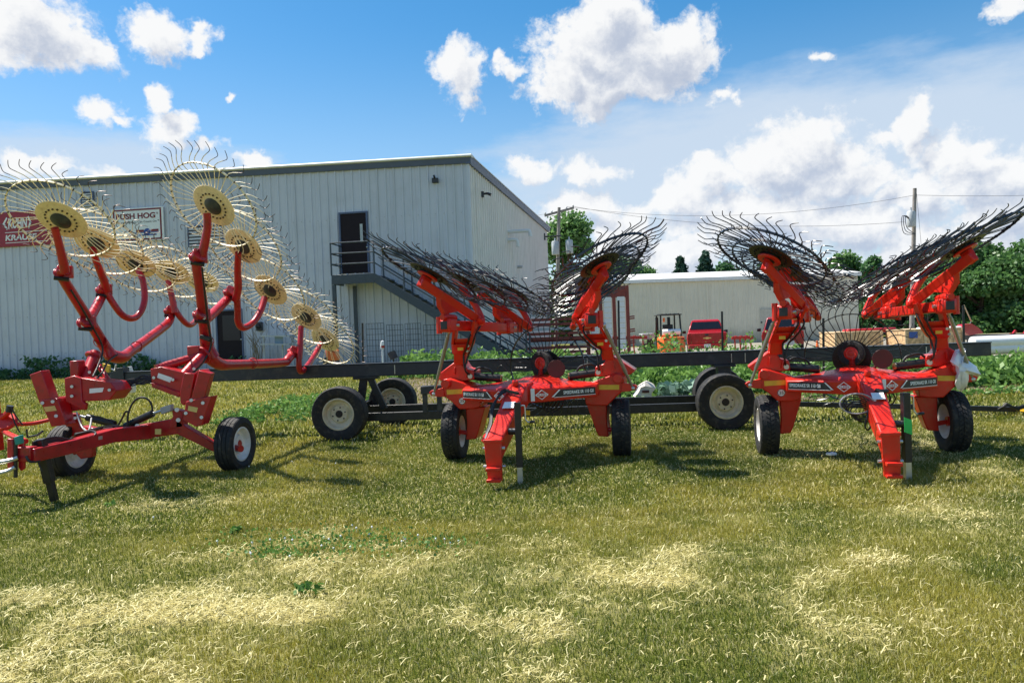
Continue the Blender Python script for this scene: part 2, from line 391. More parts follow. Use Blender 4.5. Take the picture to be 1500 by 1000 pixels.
def ground_material(name, g1, g2, straw, soil=None):
    m = bpy.data.materials.new(name); m.use_nodes = True; N = NT(m.node_tree); b = N.n['Principled BSDF']; tc = N.add('ShaderNodeTexCoord')
    a = N.add('ShaderNodeAttribute', attribute_name='straw')
    n1 = N.noise(tc.outputs['Object'], .6, 6, .6); n2 = N.noise(tc.outputs['Object'], 9, 6, .65); n3 = N.noise(tc.outputs['Object'], 45, 3, .6)
    c = N.mix(N.ramp(n1, .35, .68), g1, g2); c = N.mix(N.m('MULTIPLY', N.ramp(n2, .45, .7), .55), c, straw)
    c = N.mix(N.m('MULTIPLY', N.ramp(n3, .35, .6, 1, 0), .5), c, (.035, .045, .012))
    c = N.mix(N.m('MULTIPLY', a.outputs['Fac'], .8), c, straw)
    N.l.new(c, b.inputs['Base Color']); b.inputs['Roughness'].default_value = .95; b.inputs['Specular IOR Level'].default_value = .1
    bn = N.add('ShaderNodeBump'); bn.inputs['Strength'].default_value = .7; bn.inputs['Distance'].default_value = .04; N.l.new(n2, bn.inputs['Height']); N.l.new(bn.outputs[0], b.inputs['Normal'])
    return m
GRD = ground_material('mown turf', (.085, .105, .018), (.185, .178, .036), (.36, .31, .12))
def grid(xs, ys):
    X, Y = np.meshgrid(xs, ys); nx, ny = len(xs), len(ys)
    v = np.stack([X.ravel(), Y.ravel(), gz(X.ravel(), Y.ravel())], 1)
    i = np.arange((ny-1)*nx).reshape(ny-1, nx)[:, :-1].ravel()
    return v, np.stack([i, i+1, i+nx+1, i+nx], 1)
xs = np.concatenate([np.linspace(-1500, -40, 14), np.linspace(-36, -13, 24), np.linspace(-12, 12, 200), np.linspace(13, 36, 24), np.linspace(40, 1500, 14)])
ys = np.concatenate([np.linspace(-300, 0, 8), np.linspace(1, 2.4, 6), np.linspace(2.5, 16, 150), np.linspace(16.5, 40, 48), np.linspace(45, 120, 16), np.linspace(150, 2200, 12)])
gv, gf = grid(xs, ys)
g = struct(fill('lawn', gv, gf, GRD, {'straw': straw_mask(gv[:, 0], gv[:, 1])*(gv[:, 1] < 30)})); g.data.polygons.foreach_set('use_smooth', [True]*len(g.data.polygons))
SOIL = mat('garden soil', (.115, .085, .060), .95, var=.35, vscale=3, bump=.9, bscale=9, dirt=(.24, .19, .12), dirtamt=.4)
def sheet(name, x0, x1, y0, y1, m, dz=.004, n=30):
    v, f = grid(np.linspace(x0, x1, n), np.linspace(y0, y1, n)); v[:, 2] += dz
    return struct(fill(name, v, f, m))
sheet('garden_bed', -3.2, 16, 14.0, 21.0, SOIL, .02, 60)
GRAVEL = mat('yard gravel', (.22, .20, .155), .95, var=.3, vscale=1.2, bump=.6, bscale=20)
sheet('gravel_yard', 3.5, 60, 27, 58, GRAVEL, .006, 40)

def blades(n, ylo, yhi, hmin, hmax, wmin, wmax, power=1.0):
    """mown grass blades over the part of the yard the photograph looks at"""
    u = rng.random(n)**power; Y = ylo+(yhi-ylo)*u
    X = (rng.random(n)*2-1)*(Y*.75+.4)
    s = straw_mask(X, Y)
    keep = rng.random(n) < 1-.45*s; X, Y, s = X[keep], Y[keep], s[keep]; n = len(X)
    pn = fbm(X*.9+20, Y*.9+4, 4); lush = sstep(fbm(X*2.2+70, Y*2.2+31, 3), .5, .75)
    h = (hmin+(hmax-hmin)*rng.random(n)**1.5)*(.7+.7*pn)*(1-.45*s); wd = wmin+(wmax-wmin)*rng.random(n)
    th = rng.random(n)*2*np.pi; lean = .25+.75*rng.random(n)
    dx, dy = np.cos(th), np.sin(th); px_, py_ = -dy, dx
    ph = rng.random(n)*2*np.pi; bx, by = np.cos(ph)*wd/2, np.sin(ph)*wd/2
    z = gz(X, Y)
    def row(hh, l, k): return np.stack([X+dx*h*l+bx*k, Y+dy*h*l+by*k, z+h*hh], 1)
    v = np.stack([row(0, 0, -1), row(0, 0, 1), row(.55, lean*.22, -.8), row(.55, lean*.22, .8), row(1-.25*lean.mean(), lean*.8, 0)], 1).reshape(-1, 3)
    b = (np.arange(n)*5)[:, None]
    f = np.concatenate([b+np.array([[0, 1, 3]]), b+np.array([[0, 3, 2]]), b+np.array([[2, 3, 4]])])
    tint = np.clip(.15+.9*sstep(pn, .3, .72)*(1-.6*lush)+.35*(rng.random(n)-.5), 0, 1)
    st = (rng.random(n) < (.13+1.0*s)*(1-.5*lush)).astype(float)*(.55+.45*rng.random(n))
    return v, f, np.repeat(tint, 5), np.repeat(st, 5)
A = [blades(240000, 2.9, 6.2, .02, .048, .0022, .0048), blades(240000, 6.0, 11, .022, .055, .005, .009, .9), blades(150000, 10.5, 27, .04, .10, .013, .026, .9)]
vs, fs, ts, ss = [], [], [], []; k = 0
for v, f, t, s in A: vs.append(v); fs.append(f+k); ts.append(t); ss.append(s); k += len(v)
struct(fill('grass', np.concatenate(vs), np.concatenate(fs), GRASS, {'tint': np.concatenate(ts), 'straw': np.concatenate(ss)}), 'stuff')
# loose cut hay lying in wisps
n = 330000; Y = 2.9+9*rng.random(n)**1.2; X = (rng.random(n)*2-1)*(Y*.75+.4); s = straw_mask(X, Y)
kp = rng.random(n) < .016+.42*sstep(s, .08, 1.1); X, Y, s = X[kp], Y[kp], s[kp]; n = len(X)
L = .010+.036*rng.random(n)**2.2; th = rng.normal(.4, .9, n); wd = .0010+.0016*rng.random(n)+.0002*Y; z = gz(X, Y)+.008+.05*rng.random(n)*(.3+s); tl = rng.normal(0, .25, n)
dx, dy, dz = np.cos(th)*L, np.sin(th)*L, tl*L; qx, qy = -np.sin(th)*wd, np.cos(th)*wd; bend = rng.normal(0, .012, n)
v = np.stack([np.stack([X-dx-qx, Y-dy-qy, z-dz], 1), np.stack([X-dx+qx, Y-dy+qy, z-dz], 1), np.stack([X-qx+qx*bend/wd, Y-qy+qy*bend/wd, z+.008], 1), np.stack([X+qx+qx*bend/wd, Y+qy+qy*bend/wd, z+.008], 1), np.stack([X+dx, Y+dy, z+dz], 1)], 1).reshape(-1, 3)
b = (np.arange(n)*5)[:, None]
f = np.concatenate([b+np.array([[0, 1, 3]]), b+np.array([[0, 3, 2]]), b+np.array([[2, 3, 4]])])
struct(fill('cut_hay', v, f, STRAW, {'tint': np.repeat(rng.random(n), 5)}), 'stuff')

# generic leaf cloud: random quads
def leaf_mesh(cent, size, up=.5, aspect=1.6):
    n = len(cent); th = rng.random(n)*2*np.pi; e = rng.normal(0, .6, n)
    nx = np.stack([np.cos(th)*np.cos(e), np.sin(th)*np.cos(e), np.sin(e)], 1)
    r2 = rng.normal(0, 1, (n, 3)); r2[:, 2] *= up; ny = np.cross(nx, r2); ny /= np.linalg.norm(ny, axis=1)[:, None]+1e-9
    sz = (size*(.6+.8*rng.random(n)))[:, None]
    a = nx*sz*aspect*.5; b_ = ny*sz*.5
    v = np.stack([cent-a, cent+b_-a*.1, cent+a, cent-b_-a*.1], 1).reshape(-1, 3)
    return v, np.arange(n*4).reshape(n, 4)

# ================================================================== MAIN BUILDING
KOR = V(-1.29, 25.6, 0); FD = V(-.991, .1336, 0).normalized(); FN = V(-.1336, -.991, 0).normalized()   # corner, along the facade to the left, outward
RD = V(.23, .973, 0).normalized(); RN = V(.973, -.23, 0).normalized()
def onwall(px, py, off=0.):
    d = ray(px, py); P0 = KOR+FN*off; t = (P0-EYE).dot(FN)/d.dot(FN); return EYE+d*t
def onright(px, py, off=0.):
    d = ray(px, py); P0 = KOR+RN*off; t = (P0-EYE).dot(RN)/d.dot(RN); return EYE+d*t
BZ = .1
hall = thing('metal_hall', 'big light grey metal hall with ribbed siding and slate trim behind the left rake', 'building', KOR)
def ztop_f(s): return 7.5+.0117*s
def ztop_r(s): return 7.5-.036*s
def rib_panel(org, along, nrm, s0, wdt, zt, m, ribs=3):
    mb = MB(); prof = []
    for k in range(ribs):
        c = wdt*(k+.5)/ribs; prof += [(c-.045, 0), (c-.022, .042), (c+.022, .042), (c+.045, 0)]
    prof = [(0.004, 0)]+prof+[(wdt-.004, 0), (wdt, -.012), (0, -.012)]
    lo = [org+along*(s0+a)+nrm*b+V(0, 0, BZ) for a, b in prof]
    hi = [p+V(0, 0, zt(s0+a)-BZ) for p, (a, b) in zip(lo, prof)]
    return mb.loft([lo, hi], caps=False).build('wall_panel', m, hall, ang=20)
PW = .915
for k in range(38): rib_panel(KOR+FD*.06, FD, FN, k*PW, PW, ztop_f, SIDING)
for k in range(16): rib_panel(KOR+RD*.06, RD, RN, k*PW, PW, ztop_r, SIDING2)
FL, RL = 38*PW+.06, 16*PW+.06
for along, nrm, cnt_, zt_ in ((FD, FN, 38, ztop_f), (RD, RN, 16, ztop_r)):
    mb_ = MB()
    for k in range(cnt_):
        for j in range(3):
            s_ = .06+PW*(k+(j+.5)/3)
            for zz in (1.35, 2.75, 4.2, 5.7):
                p_ = KOR+along*(s_+.085)+nrm*.006+V(0, 0, zz); mb_.box(p_, .026, .026, .026)
    mb_.build('screw_heads', GREYM, hall, kind='stuff')
mb = MB(); c0 = KOR-FN*.02-RN*.02
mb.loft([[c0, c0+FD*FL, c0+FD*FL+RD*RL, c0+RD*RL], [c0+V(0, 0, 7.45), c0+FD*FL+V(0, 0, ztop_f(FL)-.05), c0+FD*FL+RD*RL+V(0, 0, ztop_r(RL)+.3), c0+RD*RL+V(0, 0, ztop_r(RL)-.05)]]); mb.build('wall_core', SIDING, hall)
mb = MB(); mb.loft([[KOR+FN*.05+RN*.05, KOR+FN*.05-RN*.06, KOR-FN*.06-RN*.06, KOR-FN*.06+RN*.05], [p+V(0, 0, 7.5) for p in (KOR+FN*.05+RN*.05, KOR+FN*.05-RN*.06, KOR-FN*.06-RN*.06, KOR-FN*.06+RN*.05)]]); mb.build('corner_trim', SIDING, hall, .006)
mb = MB()
def eave(mb, org, along, nrm, s0, s1, zt, prof):
    secs = []
    for s_ in (s0, s1): secs.append([org+along*s_+nrm*a+V(0, 0, zt(s_)+b) for a, b in prof])
    mb.loft(secs)
eave(mb, KOR, FD, FN, -.12, FL, ztop_f, [(-.05, -.14), (.09, -.14), (.15, .06), (-.05, .06)]); mb.build('fascia', TRIM, hall)
mb = MB(); eave(mb, KOR, RD, RN, -.10, RL+.3, ztop_r, [(-.05, -.16), (.10, -.16), (.15, .08), (-.05, .08)]); mb.build('fascia', TRIM, hall)
mb = MB(); eave(mb, KOR, FD, FN, -.16, FL, ztop_f, [(-1.0, .055), (.165, .055), (.20, .07), (.215, .095), (.21, .12), (.195, .142), (.17, .158), (.13, .168), (.08, .172), (-1.0, .18)]); mb.build('roof_flashing', FLASH, hall)  # rounded lip shaped to catch the sun, standing in for roof glare
mb = MB(); eave(mb, KOR, RD, RN, -.14, RL+.35, ztop_r, [(-1.0, .085), (.17, .085), (.17, .12), (-1.0, .16)]); mb.build('roof_flashing', ROOF, hall)
c0 = KOR+V(0, 0, 0); mb = MB()
mb.loft([[c0+V(0, 0, 7.64), c0+FD*FL+V(0, 0, ztop_f(FL)+.13), c0+FD*FL+RD*RL+V(0, 0, ztop_r(RL)+.5), c0+RD*RL+V(0, 0, ztop_r(RL)+.1)], [p+V(0, 0, .03) for p in (c0+V(0, 0, 7.64), c0+FD*FL+V(0, 0, ztop_f(FL)+.13), c0+FD*FL+RD*RL+V(0, 0, ztop_r(RL)+.5), c0+RD*RL+V(0, 0, ztop_r(RL)+.1))]]); mb.build('roof', ROOF, hall)
def wrect(x0, y0, x1, y1, off=0.):
    """facade rectangle from two photo corners: lower left point, right vector, up vector"""
    a = onwall(x0, y1, off); xr = -FD; wv = (onwall(x1, y1, off)-a).dot(xr); hv = onwall(x0, y0, off).z-a.z
    return a, xr*wv, V(0, 0, hv)
def slab(mb, a, r, u, n, t): mb.plate([a, a+r, a+r+u, a+u], n*t); return mb
def frame(mb, a, r, u, n, t, w):
    R_, U_ = r.normalized(), u.normalized()
    slab(mb, a-R_*w, R_*w, u+U_*w, n, t); slab(mb, a+r, R_*w, u+U_*w, n, t); slab(mb, a+u, r, U_*w, n, t); return mb
def door(x0, y0, x1, y1, glass=None, slot=None, knob=None):
    a, r, u = wrect(x0, y0, x1, y1, .0)
    d = slab(MB(), a, r, u, FN, .045).build('door', DOORM, hall, .004)
    frame(MB(), a, r, u, FN, .075, .06).build('frame', TRIM, d, .004)
    for gl in (glass, slot):
        if gl:
            ga, gr, gu = wrect(*gl, .047); slab(MB(), ga, gr, gu, FN, .004).build('pane', GLASS if gl is glass else GREYM, d)
    kp = onwall(*knob, .05); MB().ball(kp+FN*.03, .035).build('handle', ZINC, d)
    return d
door(502.5, 314, 540, 401, slot=(528, 328, 532, 355), knob=(538, 362))
door(322, 456, 357, 532, glass=(327, 462, 352, 499), knob=(354, 497))
# louvred vents
for (x0, y0, x1, y1) in ((278, 333, 327, 362), (121, 283, 137, 303)):
    a, r, u = wrect(x0, y0, x1, y1, .04); o = slab(MB(), a, r, u, FN, .01).build('vent', FIXT, hall); frame(MB(), a, r, u, FN, .05, .04).build('frame', TRIM, o)
    for k in range(6): slab(MB(), a+u*(k/6+.02), r, u*.09, FN, .035).build('louvre', SIDING, o)
# lamps, pipes
def wall_lamp(p, n):
    o = MB().box(p+n*.06, .22, .14, .16).build('wall_light', FIXT, hall, .01); MB().cyl(p+n*.1+V(0, 0, .06), p+n*.22+V(0, 0, .14), .035).build('lamp_head', FIXT, o); return o
wall_lamp(onwall(638, 265, .02), FN)
p = onright(705, 285, .02); MB().box(p+RN*.05, .1, .16, .2).build('wall_light', FIXT, hall, .01); 
o = hall
mb = MB(); mb.tube([p, p+RN*.22+V(0, 0, .02), p+RN*.36+V(0, 0, -.04)], [.03, .045, .06], 10, 3); mb.build('lamp_hood', FIXT, hall)
for (x, y, l, h) in ((743, 340, .95, .25), (743, 352, .42, .3)):
    p = onright(x, y, 0); MB().tube([p-RN*.05, p+RN*(l-.12), p+RN*l+V(0, 0, -.06), p+RN*(l+.03)+V(0, 0, -h)], .075, 12, 4).build('vent_pipe', PVC, hall)
p = onright(796, 347, 0); MB().tube([p, p+RN*.9, p+RN*.95+V(0, 0, -.05)], .04, 8).build('service_mast', FIXT, hall); MB().box(p+RN*.05, .1, .12, .35).build('mast_bracket', FIXT, hall)
p = onright(757, 391, 0); MB().cyl(p, p+RN*.25, .06).build('outlet_pipe', GREYM, hall)
# signs fixed to the facade: separate things
def wall_sign(name, label, x0, y0, x1, y1, bm, border=None):
    a, r, u = wrect(x0, y0, x1, y1, .05); t = thing(name, label, 'sign', a)
    slab(MB(), a, r, u, FN, .05).build('panel', bm, t, .005); return t, a+FN*.052, r, u
t, a, r, u = wall_sign('dealer_sign', 'long dark red sign with white lettering at the left end of the grey hall', -60, 316, 86, 366, SIGNRED)
mb = MB(); lx = lambda q: a+r*((q+60)/146)
text(t, 'KUHN', lx(16)+u*.52, r*(28/146), u*.30, WHITE, shear=.1, bold=.035)
text(t, 'KRAUSE', lx(11)+u*.17, r*(46/146), u*.17, WHITE, shear=.12, bold=.035)
mb = MB(); slab(mb, lx(11)+u*.40, r*(62/146), u*.018, FN, .003); slab(mb, lx(11)+u*.10, r*(62/146), u*.018, FN, .003); mb.build('rule', WHITE, t)
mb = MB(); mb.plate([lx(8)+u*.67, lx(14)+u*.86, lx(15.5)+u*.82, lx(11)+u*.67, lx(15.5)+u*.52, lx(14)+u*.48], FN*.003); mb.plate([lx(50)+u*.67, lx(46)+u*.48, lx(44.7)+u*.52, lx(47)+u*.67, lx(44.7)+u*.82, lx(46)+u*.86], FN*.003); mb.build('chevron', WHITE, t)
t, a, r, u = wall_sign('brand_sign', 'white rectangular sign with maroon border and maroon lettering on the grey hall', 166, 307, 242, 356, WHITE)
mb = MB(); e = .035
for q in ((a+r*e+u*e, r*(1-2*e), u*.045), (a+r*e+u*(1-e-.045), r*(1-2*e), u*.045), (a+r*e+u*(e+.05), r*.03, u*(1-2*e-.1)), (a+r*(1-e-.03)+u*(e+.05), r*.03, u*(1-2*e-.1))): slab(mb, q[0], q[1], q[2], FN, .004)
mb.build('border', MAROON, t)
text(t, 'BUSH HOG', a+r*.09+u*.67, r*.76, u*.17, MAROON, bold=.035); text(t, '\u00ae', a+r*.87+u*.78, r*.035, u*.055, MAROON)
text(t, 'Something You Can Count On', a+r*.11+u*.53, r*.76, u*.075, BLKPRINT)
text(t, '\u2122', a+r*.885+u*.58, r*.035, u*.03, BLKPRINT)
mb = MB(); mb.lathe([(.001, .003), (.13, .003), (.13, 0)], a+r*.68+u*.27, FN, 20); mb.build('emblem', BLUE, t)
mb = MB(); slab(mb, a+r*.47+u*.27, r*.15, u*.07, FN, .003); slab(mb, a+r*.75+u*.27, r*.15, u*.07, FN, .003); mb.build('emblem_bar', MAROON, t)
mb = MB(); slab(mb, a+r*.42+u*.24, r*.48, u*.022, FN, .003); slab(mb, a+r*.52+u*.16, r*.34, u*.035, FN, .003); mb.build('emblem_line', BLUE, t)
# external steel stair
st = thing('steel_staircase', 'slate blue steel staircase and landing leading up to the upper hall door', 'staircase', onwall(520, 520, .6))
LZ = onwall(520, 402, .0).z
A0 = onwall(486, 404, 1.15); A1 = onwall(549, 404, 1.15)
xr = -FD; sx0 = (A0-KOR).dot(FD); sx1 = (A1-KOR).dot(FD)
def fp(s, off, z): return KOR+FD*s+FN*off+V(0, 0, z)
Z0 = A0.z
mb = MB(); mb.plate([fp(sx0, .1, Z0-.12), fp(sx1, .1, Z0-.12), fp(sx1, 1.12, Z0-.12), fp(sx0, 1.12, Z0-.12)], V(0, 0, .1)); mb.build('landing', STEEL, st)
mb = MB(); mb.bar(fp(sx0, 1.15, Z0-.14), fp(sx1, 1.15, Z0-.14), .06, .32); mb.build('landing_beam', STEEL, st, .006)
mb = MB(); mb.bar(fp(sx0, .1, Z0-.14), fp(sx0, 1.1, Z0-.14), .06, .30); mb.build('landing_beam', STEEL, st, .006)
for s_, o_ in ((sx0-.05, 1.1), (sx0-.45, .2)): MB().bar(fp(s_, o_, BZ), fp(s_, o_, Z0-.31), .12, .12, (0, 1, 0)).build('support_post', STEEL, st, .006)
E0 = onwall(772, 524, 1.15); s_end = (E0-KOR).dot(FD); ze = .35
for off in (1.15, .15):
    mb = MB(); mb.plate([fp(sx1, off, Z0+.02), fp(sx1, off, Z0-.30), fp(s_end, off, ze-.25), fp(s_end-.12, off, ze+.05)], FN*.05); mb.build('stringer', STEEL, st, .005)
NS = 18
for k in range(1, NS):
    f_ = k/NS; s_ = sx1+(s_end-sx1)*f_; z = Z0+(ze-Z0)*f_
    MB().plate([fp(s_+.13, .2, z-.03), fp(s_-.13, .2, z-.03), fp(s_-.13, 1.14, z-.03), fp(s_+.13, 1.14, z-.03)], V(0, 0, .04)).build('tread', STEEL, st)
for h in (.38, .74, 1.1): MB().cyl(fp(sx0, 1.17, Z0+h), fp(sx1, 1.17, Z0+h), .024, 8).build('handrail', STEEL, st); MB().cyl(fp(sx0, .12, Z0+h), fp(sx0, 1.15, Z0+h), .024, 8).build('handrail', STEEL, st)
for off in (1.17, .17):
    for h in (.38, .74, 1.1): MB().cyl(fp(sx1, off, Z0+h), fp(s_end, off, ze+h), .024, 8).build('handrail', STEEL, st)
    for k in range(0, 6): f_ = k/5; MB().cyl(fp(sx1+(s_end-sx1)*f_, off, Z0+(ze-Z0)*f_-.05), fp(sx1+(s_end-sx1)*f_, off, Z0+(ze-Z0)*f_+1.1), .028, 8).build('baluster', STEEL, st)
for s_, o_ in ((sx0, 1.17), (sx0, .3)): MB().cyl(fp(s_, o_, Z0), fp(s_, o_, Z0+1.1), .028, 8).build('baluster', STEEL, st)

# ================================================================== shared wheel builders
def tyre_wheel(parent, c, ax, R, wd, rimr, rim_m, hub_m, tread=0, dish=.06, name='wheel', bolts=0):
    """hub part with tyre and rim as sub-parts; ax points to the outer face"""
    c = Vector(c); ax = Vector(ax).normalized(); h = wd/2
    hub = MB().lathe([(.001, h*.55), (.045, h*.55), (.055, h*.45), (.055, -h*.5), (.001, -h*.5)], c, ax, 16).build(name, hub_m, parent)
    prof = [(rimr, -h*.78), (rimr+.02, -h*.9), (rimr+(R-rimr)*.45, -h*1.04), (R*.955, -h*.97), (R*.985, -h*.86), (R, -h*.6), (R*1.003, 0), (R, h*.6), (R*.985, h*.86), (R*.955, h*.97), (rimr+(R-rimr)*.45, h*1.04), (rimr+.02, h*.9), (rimr, h*.78)]
    if tread == 1:   # circumferential grooves
        prof[5:8] = [(R, -h*.62), (R, -h*.5), (R-.009, -h*.49), (R-.009, -h*.43), (R, -h*.42), (R, -h*.06), (R-.009, -h*.05), (R-.009, h*.05), (R, h*.06), (R, h*.42), (R-.009, h*.43), (R-.009, h*.49), (R, h*.5), (R, h*.62)]
    t = MB().lathe(prof, c, ax, 56).build('tyre', TYRE, hub, ang=28)
    if tread == 2:
        a = V(0, 0, 1); x = a.cross(ax).normalized(); y = ax.cross(x); mb = MB(); nb = 44
        for i in range(nb):
            for j, zc in enumerate((-.70, -.24, .24, .70)):
                an = 2*math.pi*(i+(.5 if j % 2 else 0))/nb; u_ = x*math.cos(an)+y*math.sin(an); tv = -x*math.sin(an)+y*math.cos(an); zz = zc*h
                drop = .012 if abs(zc) > .5 else 0; sl = (.012 if j in (0, 2) else -.012)
                w2, l2 = h*.19, math.pi*R/nb*.74
                lo = [c+u_*(R-.012-drop)+tv*(p_*l2+q_*sl)+ax*(zz+q_*w2) for p_, q_ in ((-1, -1), (1, -1), (1, 1), (-1, 1))]
                hi = [p_+u_*.022 for p_ in lo]; mb.loft([lo, hi])
        mb.build('tread', TYRE, hub)
    b = h*.8
    rp = [(rimr+.012, b), (rimr-.012, b+.006), (rimr-.03, b-.02), (rimr-.045, b-dish), (rimr*.62, b-dish-.02), (rimr*.5, b-dish+.02), (.07, b-dish+.02), (.05, b-dish+.02), (.05, b-dish-.01), (rimr*.6, b-dish-.05), (rimr-.03, -b*.8), (rimr+.012, -b)]
    MB().lathe(rp, c, ax, 40).build('rim', rim_m, hub, ang=25)
    if bolts:
        a = V(0, 0, 1); x = a.cross(ax).normalized(); y = ax.cross(x); mb = MB()
        for i in range(bolts):
            an = 2*math.pi*i/bolts+.3; p_ = c+(x*math.cos(an)+y*math.sin(an))*rimr*.42+ax*(b-dish+.018); MB().cyl(p_, p_+ax*.018, .011, 6).build('wheel_bolt', BLACK, hub)
    return hub
MESHC = {}
def tine_path(ch, RT=.8, RR=.6):
    pts = []
    for r, a in ((.16, -1), (.35, -.5), (RR-.03, 0), (RR+.02, 1.2), (RR+.07, 4.2), (RR+.12, 8.2), (RR+.162, 11.), (RR+.19, 11.2), (RR+.225, 9.8), (RR+.265, 7.6)):
        t = math.radians(a)*ch; pts.append(V(r*math.cos(t), r*math.sin(t), (.024 if r < .5 else .0)+.12*max(0, r-RR)))
    return pts
def rake_wheel(parent, c, n, ch, plate_m, rim_m, tine_ms, single, nt=40, rp=.27, hub_m=None, spin=0., tr=.0055, s=1.):
    key = (plate_m.name, ch)
    if key not in MESHC:
        mb = MB(); mb.lathe([(.001, .012), (.08, .012), (.085, .02), (rp, .014), (rp+.006, .008), (rp, .0), (.11, -.006), (.10, -.02), (.001, -.02)], (0, 0, 0), (0, 0, 1), 36)
        pm = mb.mesh('rake_wheel', plate_m)
        rmb = MB().lathe([(.592, -.011), (.604, -.011), (.604, .014), (.592, .014)], (0, 0, 0), (0, 0, 1), 72, True); rmb.cur = 1
        for k in range(nt): a = 2*math.pi*k/nt+.02*ch; rmb.box(V(.598*math.cos(a), .598*math.sin(a), .002), .018, .013, .032, a)
        rm = rmb.mesh('rim', [rim_m, tine_ms[1]])
        mb = MB(); pts = tine_path(ch); mb.tube(pts[:6], [tr*1.15]*6, 5); mb.cur = 1; mb.tube(pts[5:], [tr, tr, tr, tr, tr*.8], 5, 3)
        tm = mb.mesh('tine', tine_ms)
        rr_ = random.Random(3)
        mb2 = MB()
        for k in range(nt):
            R_ = Matrix.Rotation(2*math.pi*k/nt+rr_.gauss(0, .022), 3, 'Z') @ Matrix.Rotation(rr_.gauss(0, .02), 3, 'X') @ Matrix.Rotation(rr_.gauss(0, .02), 3, 'Y'); b = len(mb2.v); mb2.v += [R_@v for v in mb.v]; mb2.f += [tuple(b+i for i in f) for f in mb.f]; mb2.mi += mb.mi
        mb3 = MB()
        for k in range(20):
            a = 2*math.pi*k/20; mb3.cyl(V(.175*math.cos(a), .175*math.sin(a), -.004), V(.175*math.cos(a), .175*math.sin(a), -.016), .012, 6)
        mb4 = MB().lathe([(.001, -.05), (.06, -.05), (.09, -.035), (.115, -.022), (.115, -.01)], (0, 0, 0), (0, 0, 1), 24)
        MESHC[key] = (pm, rm, tm, mb2.mesh('tine', tine_ms), mb3.mesh('bolt', RUST if plate_m is TAN else BLACK), mb4.mesh('hub_cap', hub_m or BLACK))
    pm, rm, tm, tall, bm, hm = MESHC[key]
    n = Vector(n).normalized(); o = bpy.data.objects.new('rake_wheel', pm); col.objects.link(o); o.parent = parent
    o.location = Vector(c)-worldorg(parent); o.rotation_mode = 'QUATERNION'
    o.rotation_quaternion = n.to_track_quat('Z', 'Y') @ Matrix.Rotation(spin, 3, 'Z').to_quaternion(); o.scale = (s, s, s)
    for nm, me in (('rim', rm), ('bolt', bm), ('hub_cap', hm)):
        q = bpy.data.objects.new(nm, me); col.objects.link(q); q.parent = o
        if nm == 'bolt': q['kind'] = 'stuff'
    if single:
        for k in range(nt):
            q = bpy.data.objects.new('tine', tm); col.objects.link(q); q.parent = o
            q.rotation_euler = (random.gauss(0, .02), random.gauss(0, .02), 2*math.pi*k/nt+random.gauss(0, .022)); q.scale = (random.uniform(.985, 1.02),)*2+(1,)
    else:
        q = bpy.data.objects.new('tine', tall); q['kind'] = 'stuff'; col.objects.link(q); q.parent = o
    return o

# ================================================================== NEW RAKES (two of the same model)
OB = V(.27, 9.02, 0); EX = V(.9936, -.113, 0); EY = V(.27, .963, 0)
EYAW = -.1745; NX = V(math.cos(EYAW), math.sin(EYAW), 0); NY = V(-math.sin(EYAW), math.cos(EYAW), 0)
def Q(a, b, z): return OB+EX*a+EY*b+V(0, 0, z)
def onb(px, py, b):
    """(a, z) of the point seen at px,py on the machine plane at fore-aft position b"""
    d = ray(px, py); nn = V(-EX.y, EX.x, 0); P0 = OB+EY*b; t = (P0-EYE).dot(nn)/d.dot(nn); p = EYE+d*t; q = p-P0
    return q.dot(EX)/EX.dot(EX), p.z
nrk = thing('hay_rake', 'bright red hay rake with black tine wheels in the middle, right of the old rake', 'hay rake', OB, 'new red hay rakes parked side by side')
def side_poly(pts, b, sgn):
    out = []
    for x, y in pts:
        a, z = onb(x, y, b); out.append(Q(sgn*a, b, z))
    return out
# frame wings and hump
mb = MB()
def sec(a, bf, bb, zf0, zf1, zb, zbb):
    return [Q(a, bf, zf0), Q(a, bf-.015, zf1-.02), Q(a, bf+.02, zf1), Q(a, (bf+bb)/2, (zf1+zb)/2+.008), Q(a, bb-.03, zb), Q(a, bb, zb-.03), Q(a, bb, zbb)]
mb.loft([sec(-.80, -.33, -.10, .745, .885, .90, .76), sec(-.55, -.50, -.02, .74, .89, .915, .76), sec(-.22, -.73, .16, .735, .905, .955, .76), sec(-.08, -.77, .24, .735, .915, .985, .76),
         sec(.10, -.77, .24, .735, .915, .985, .76), sec(.24, -.73, .16, .735, .905, .955, .76), sec(.55, -.50, -.02, .74, .89, .915, .76), sec(.80, -.33, -.10, .745, .885, .90, .76)])
mb.build('frame', RED, nrk, .012, 30)
# tongue
mb = MB()
def tsec(b, zt, zb, w, off=0.): return [Q(off-w/2, b, zb), Q(off+w/2, b, zb), Q(off+w/2, b, zt), Q(off-w/2, b, zt)]
mb.loft([tsec(-.55, .955, .76, .22), tsec(-.80, .955, .73, .225), tsec(-.90, .925, .69, .22), tsec(-1.50, .62, .42, .18), tsec(-1.84, .47, .28, .165)])
mb.build('tongue', RED, nrk, .018, 30)
mb = MB(); mb.plate([Q(-.085, -1.85, .47), Q(.085, -1.85, .47), Q(.08, -1.85, .08), Q(-.06, -1.85, .08)], NY*.05)
hp = mb.build('hitch_plate', RED, nrk, .006)
for a0, a1, z0, z1, th_ in ((-.06, .08, .19, .225, -.07), (-.06, .08, .08, .11, -.06), (-.092, .092, .455, .49, .12)):
    MB().plate([Q(a0, -1.86, z0), Q(a1, -1.86, z0), Q(a1, -1.86, z1), Q(a0, -1.86, z1)], NY*th_).build('hitch_lug', RED, hp, .006)
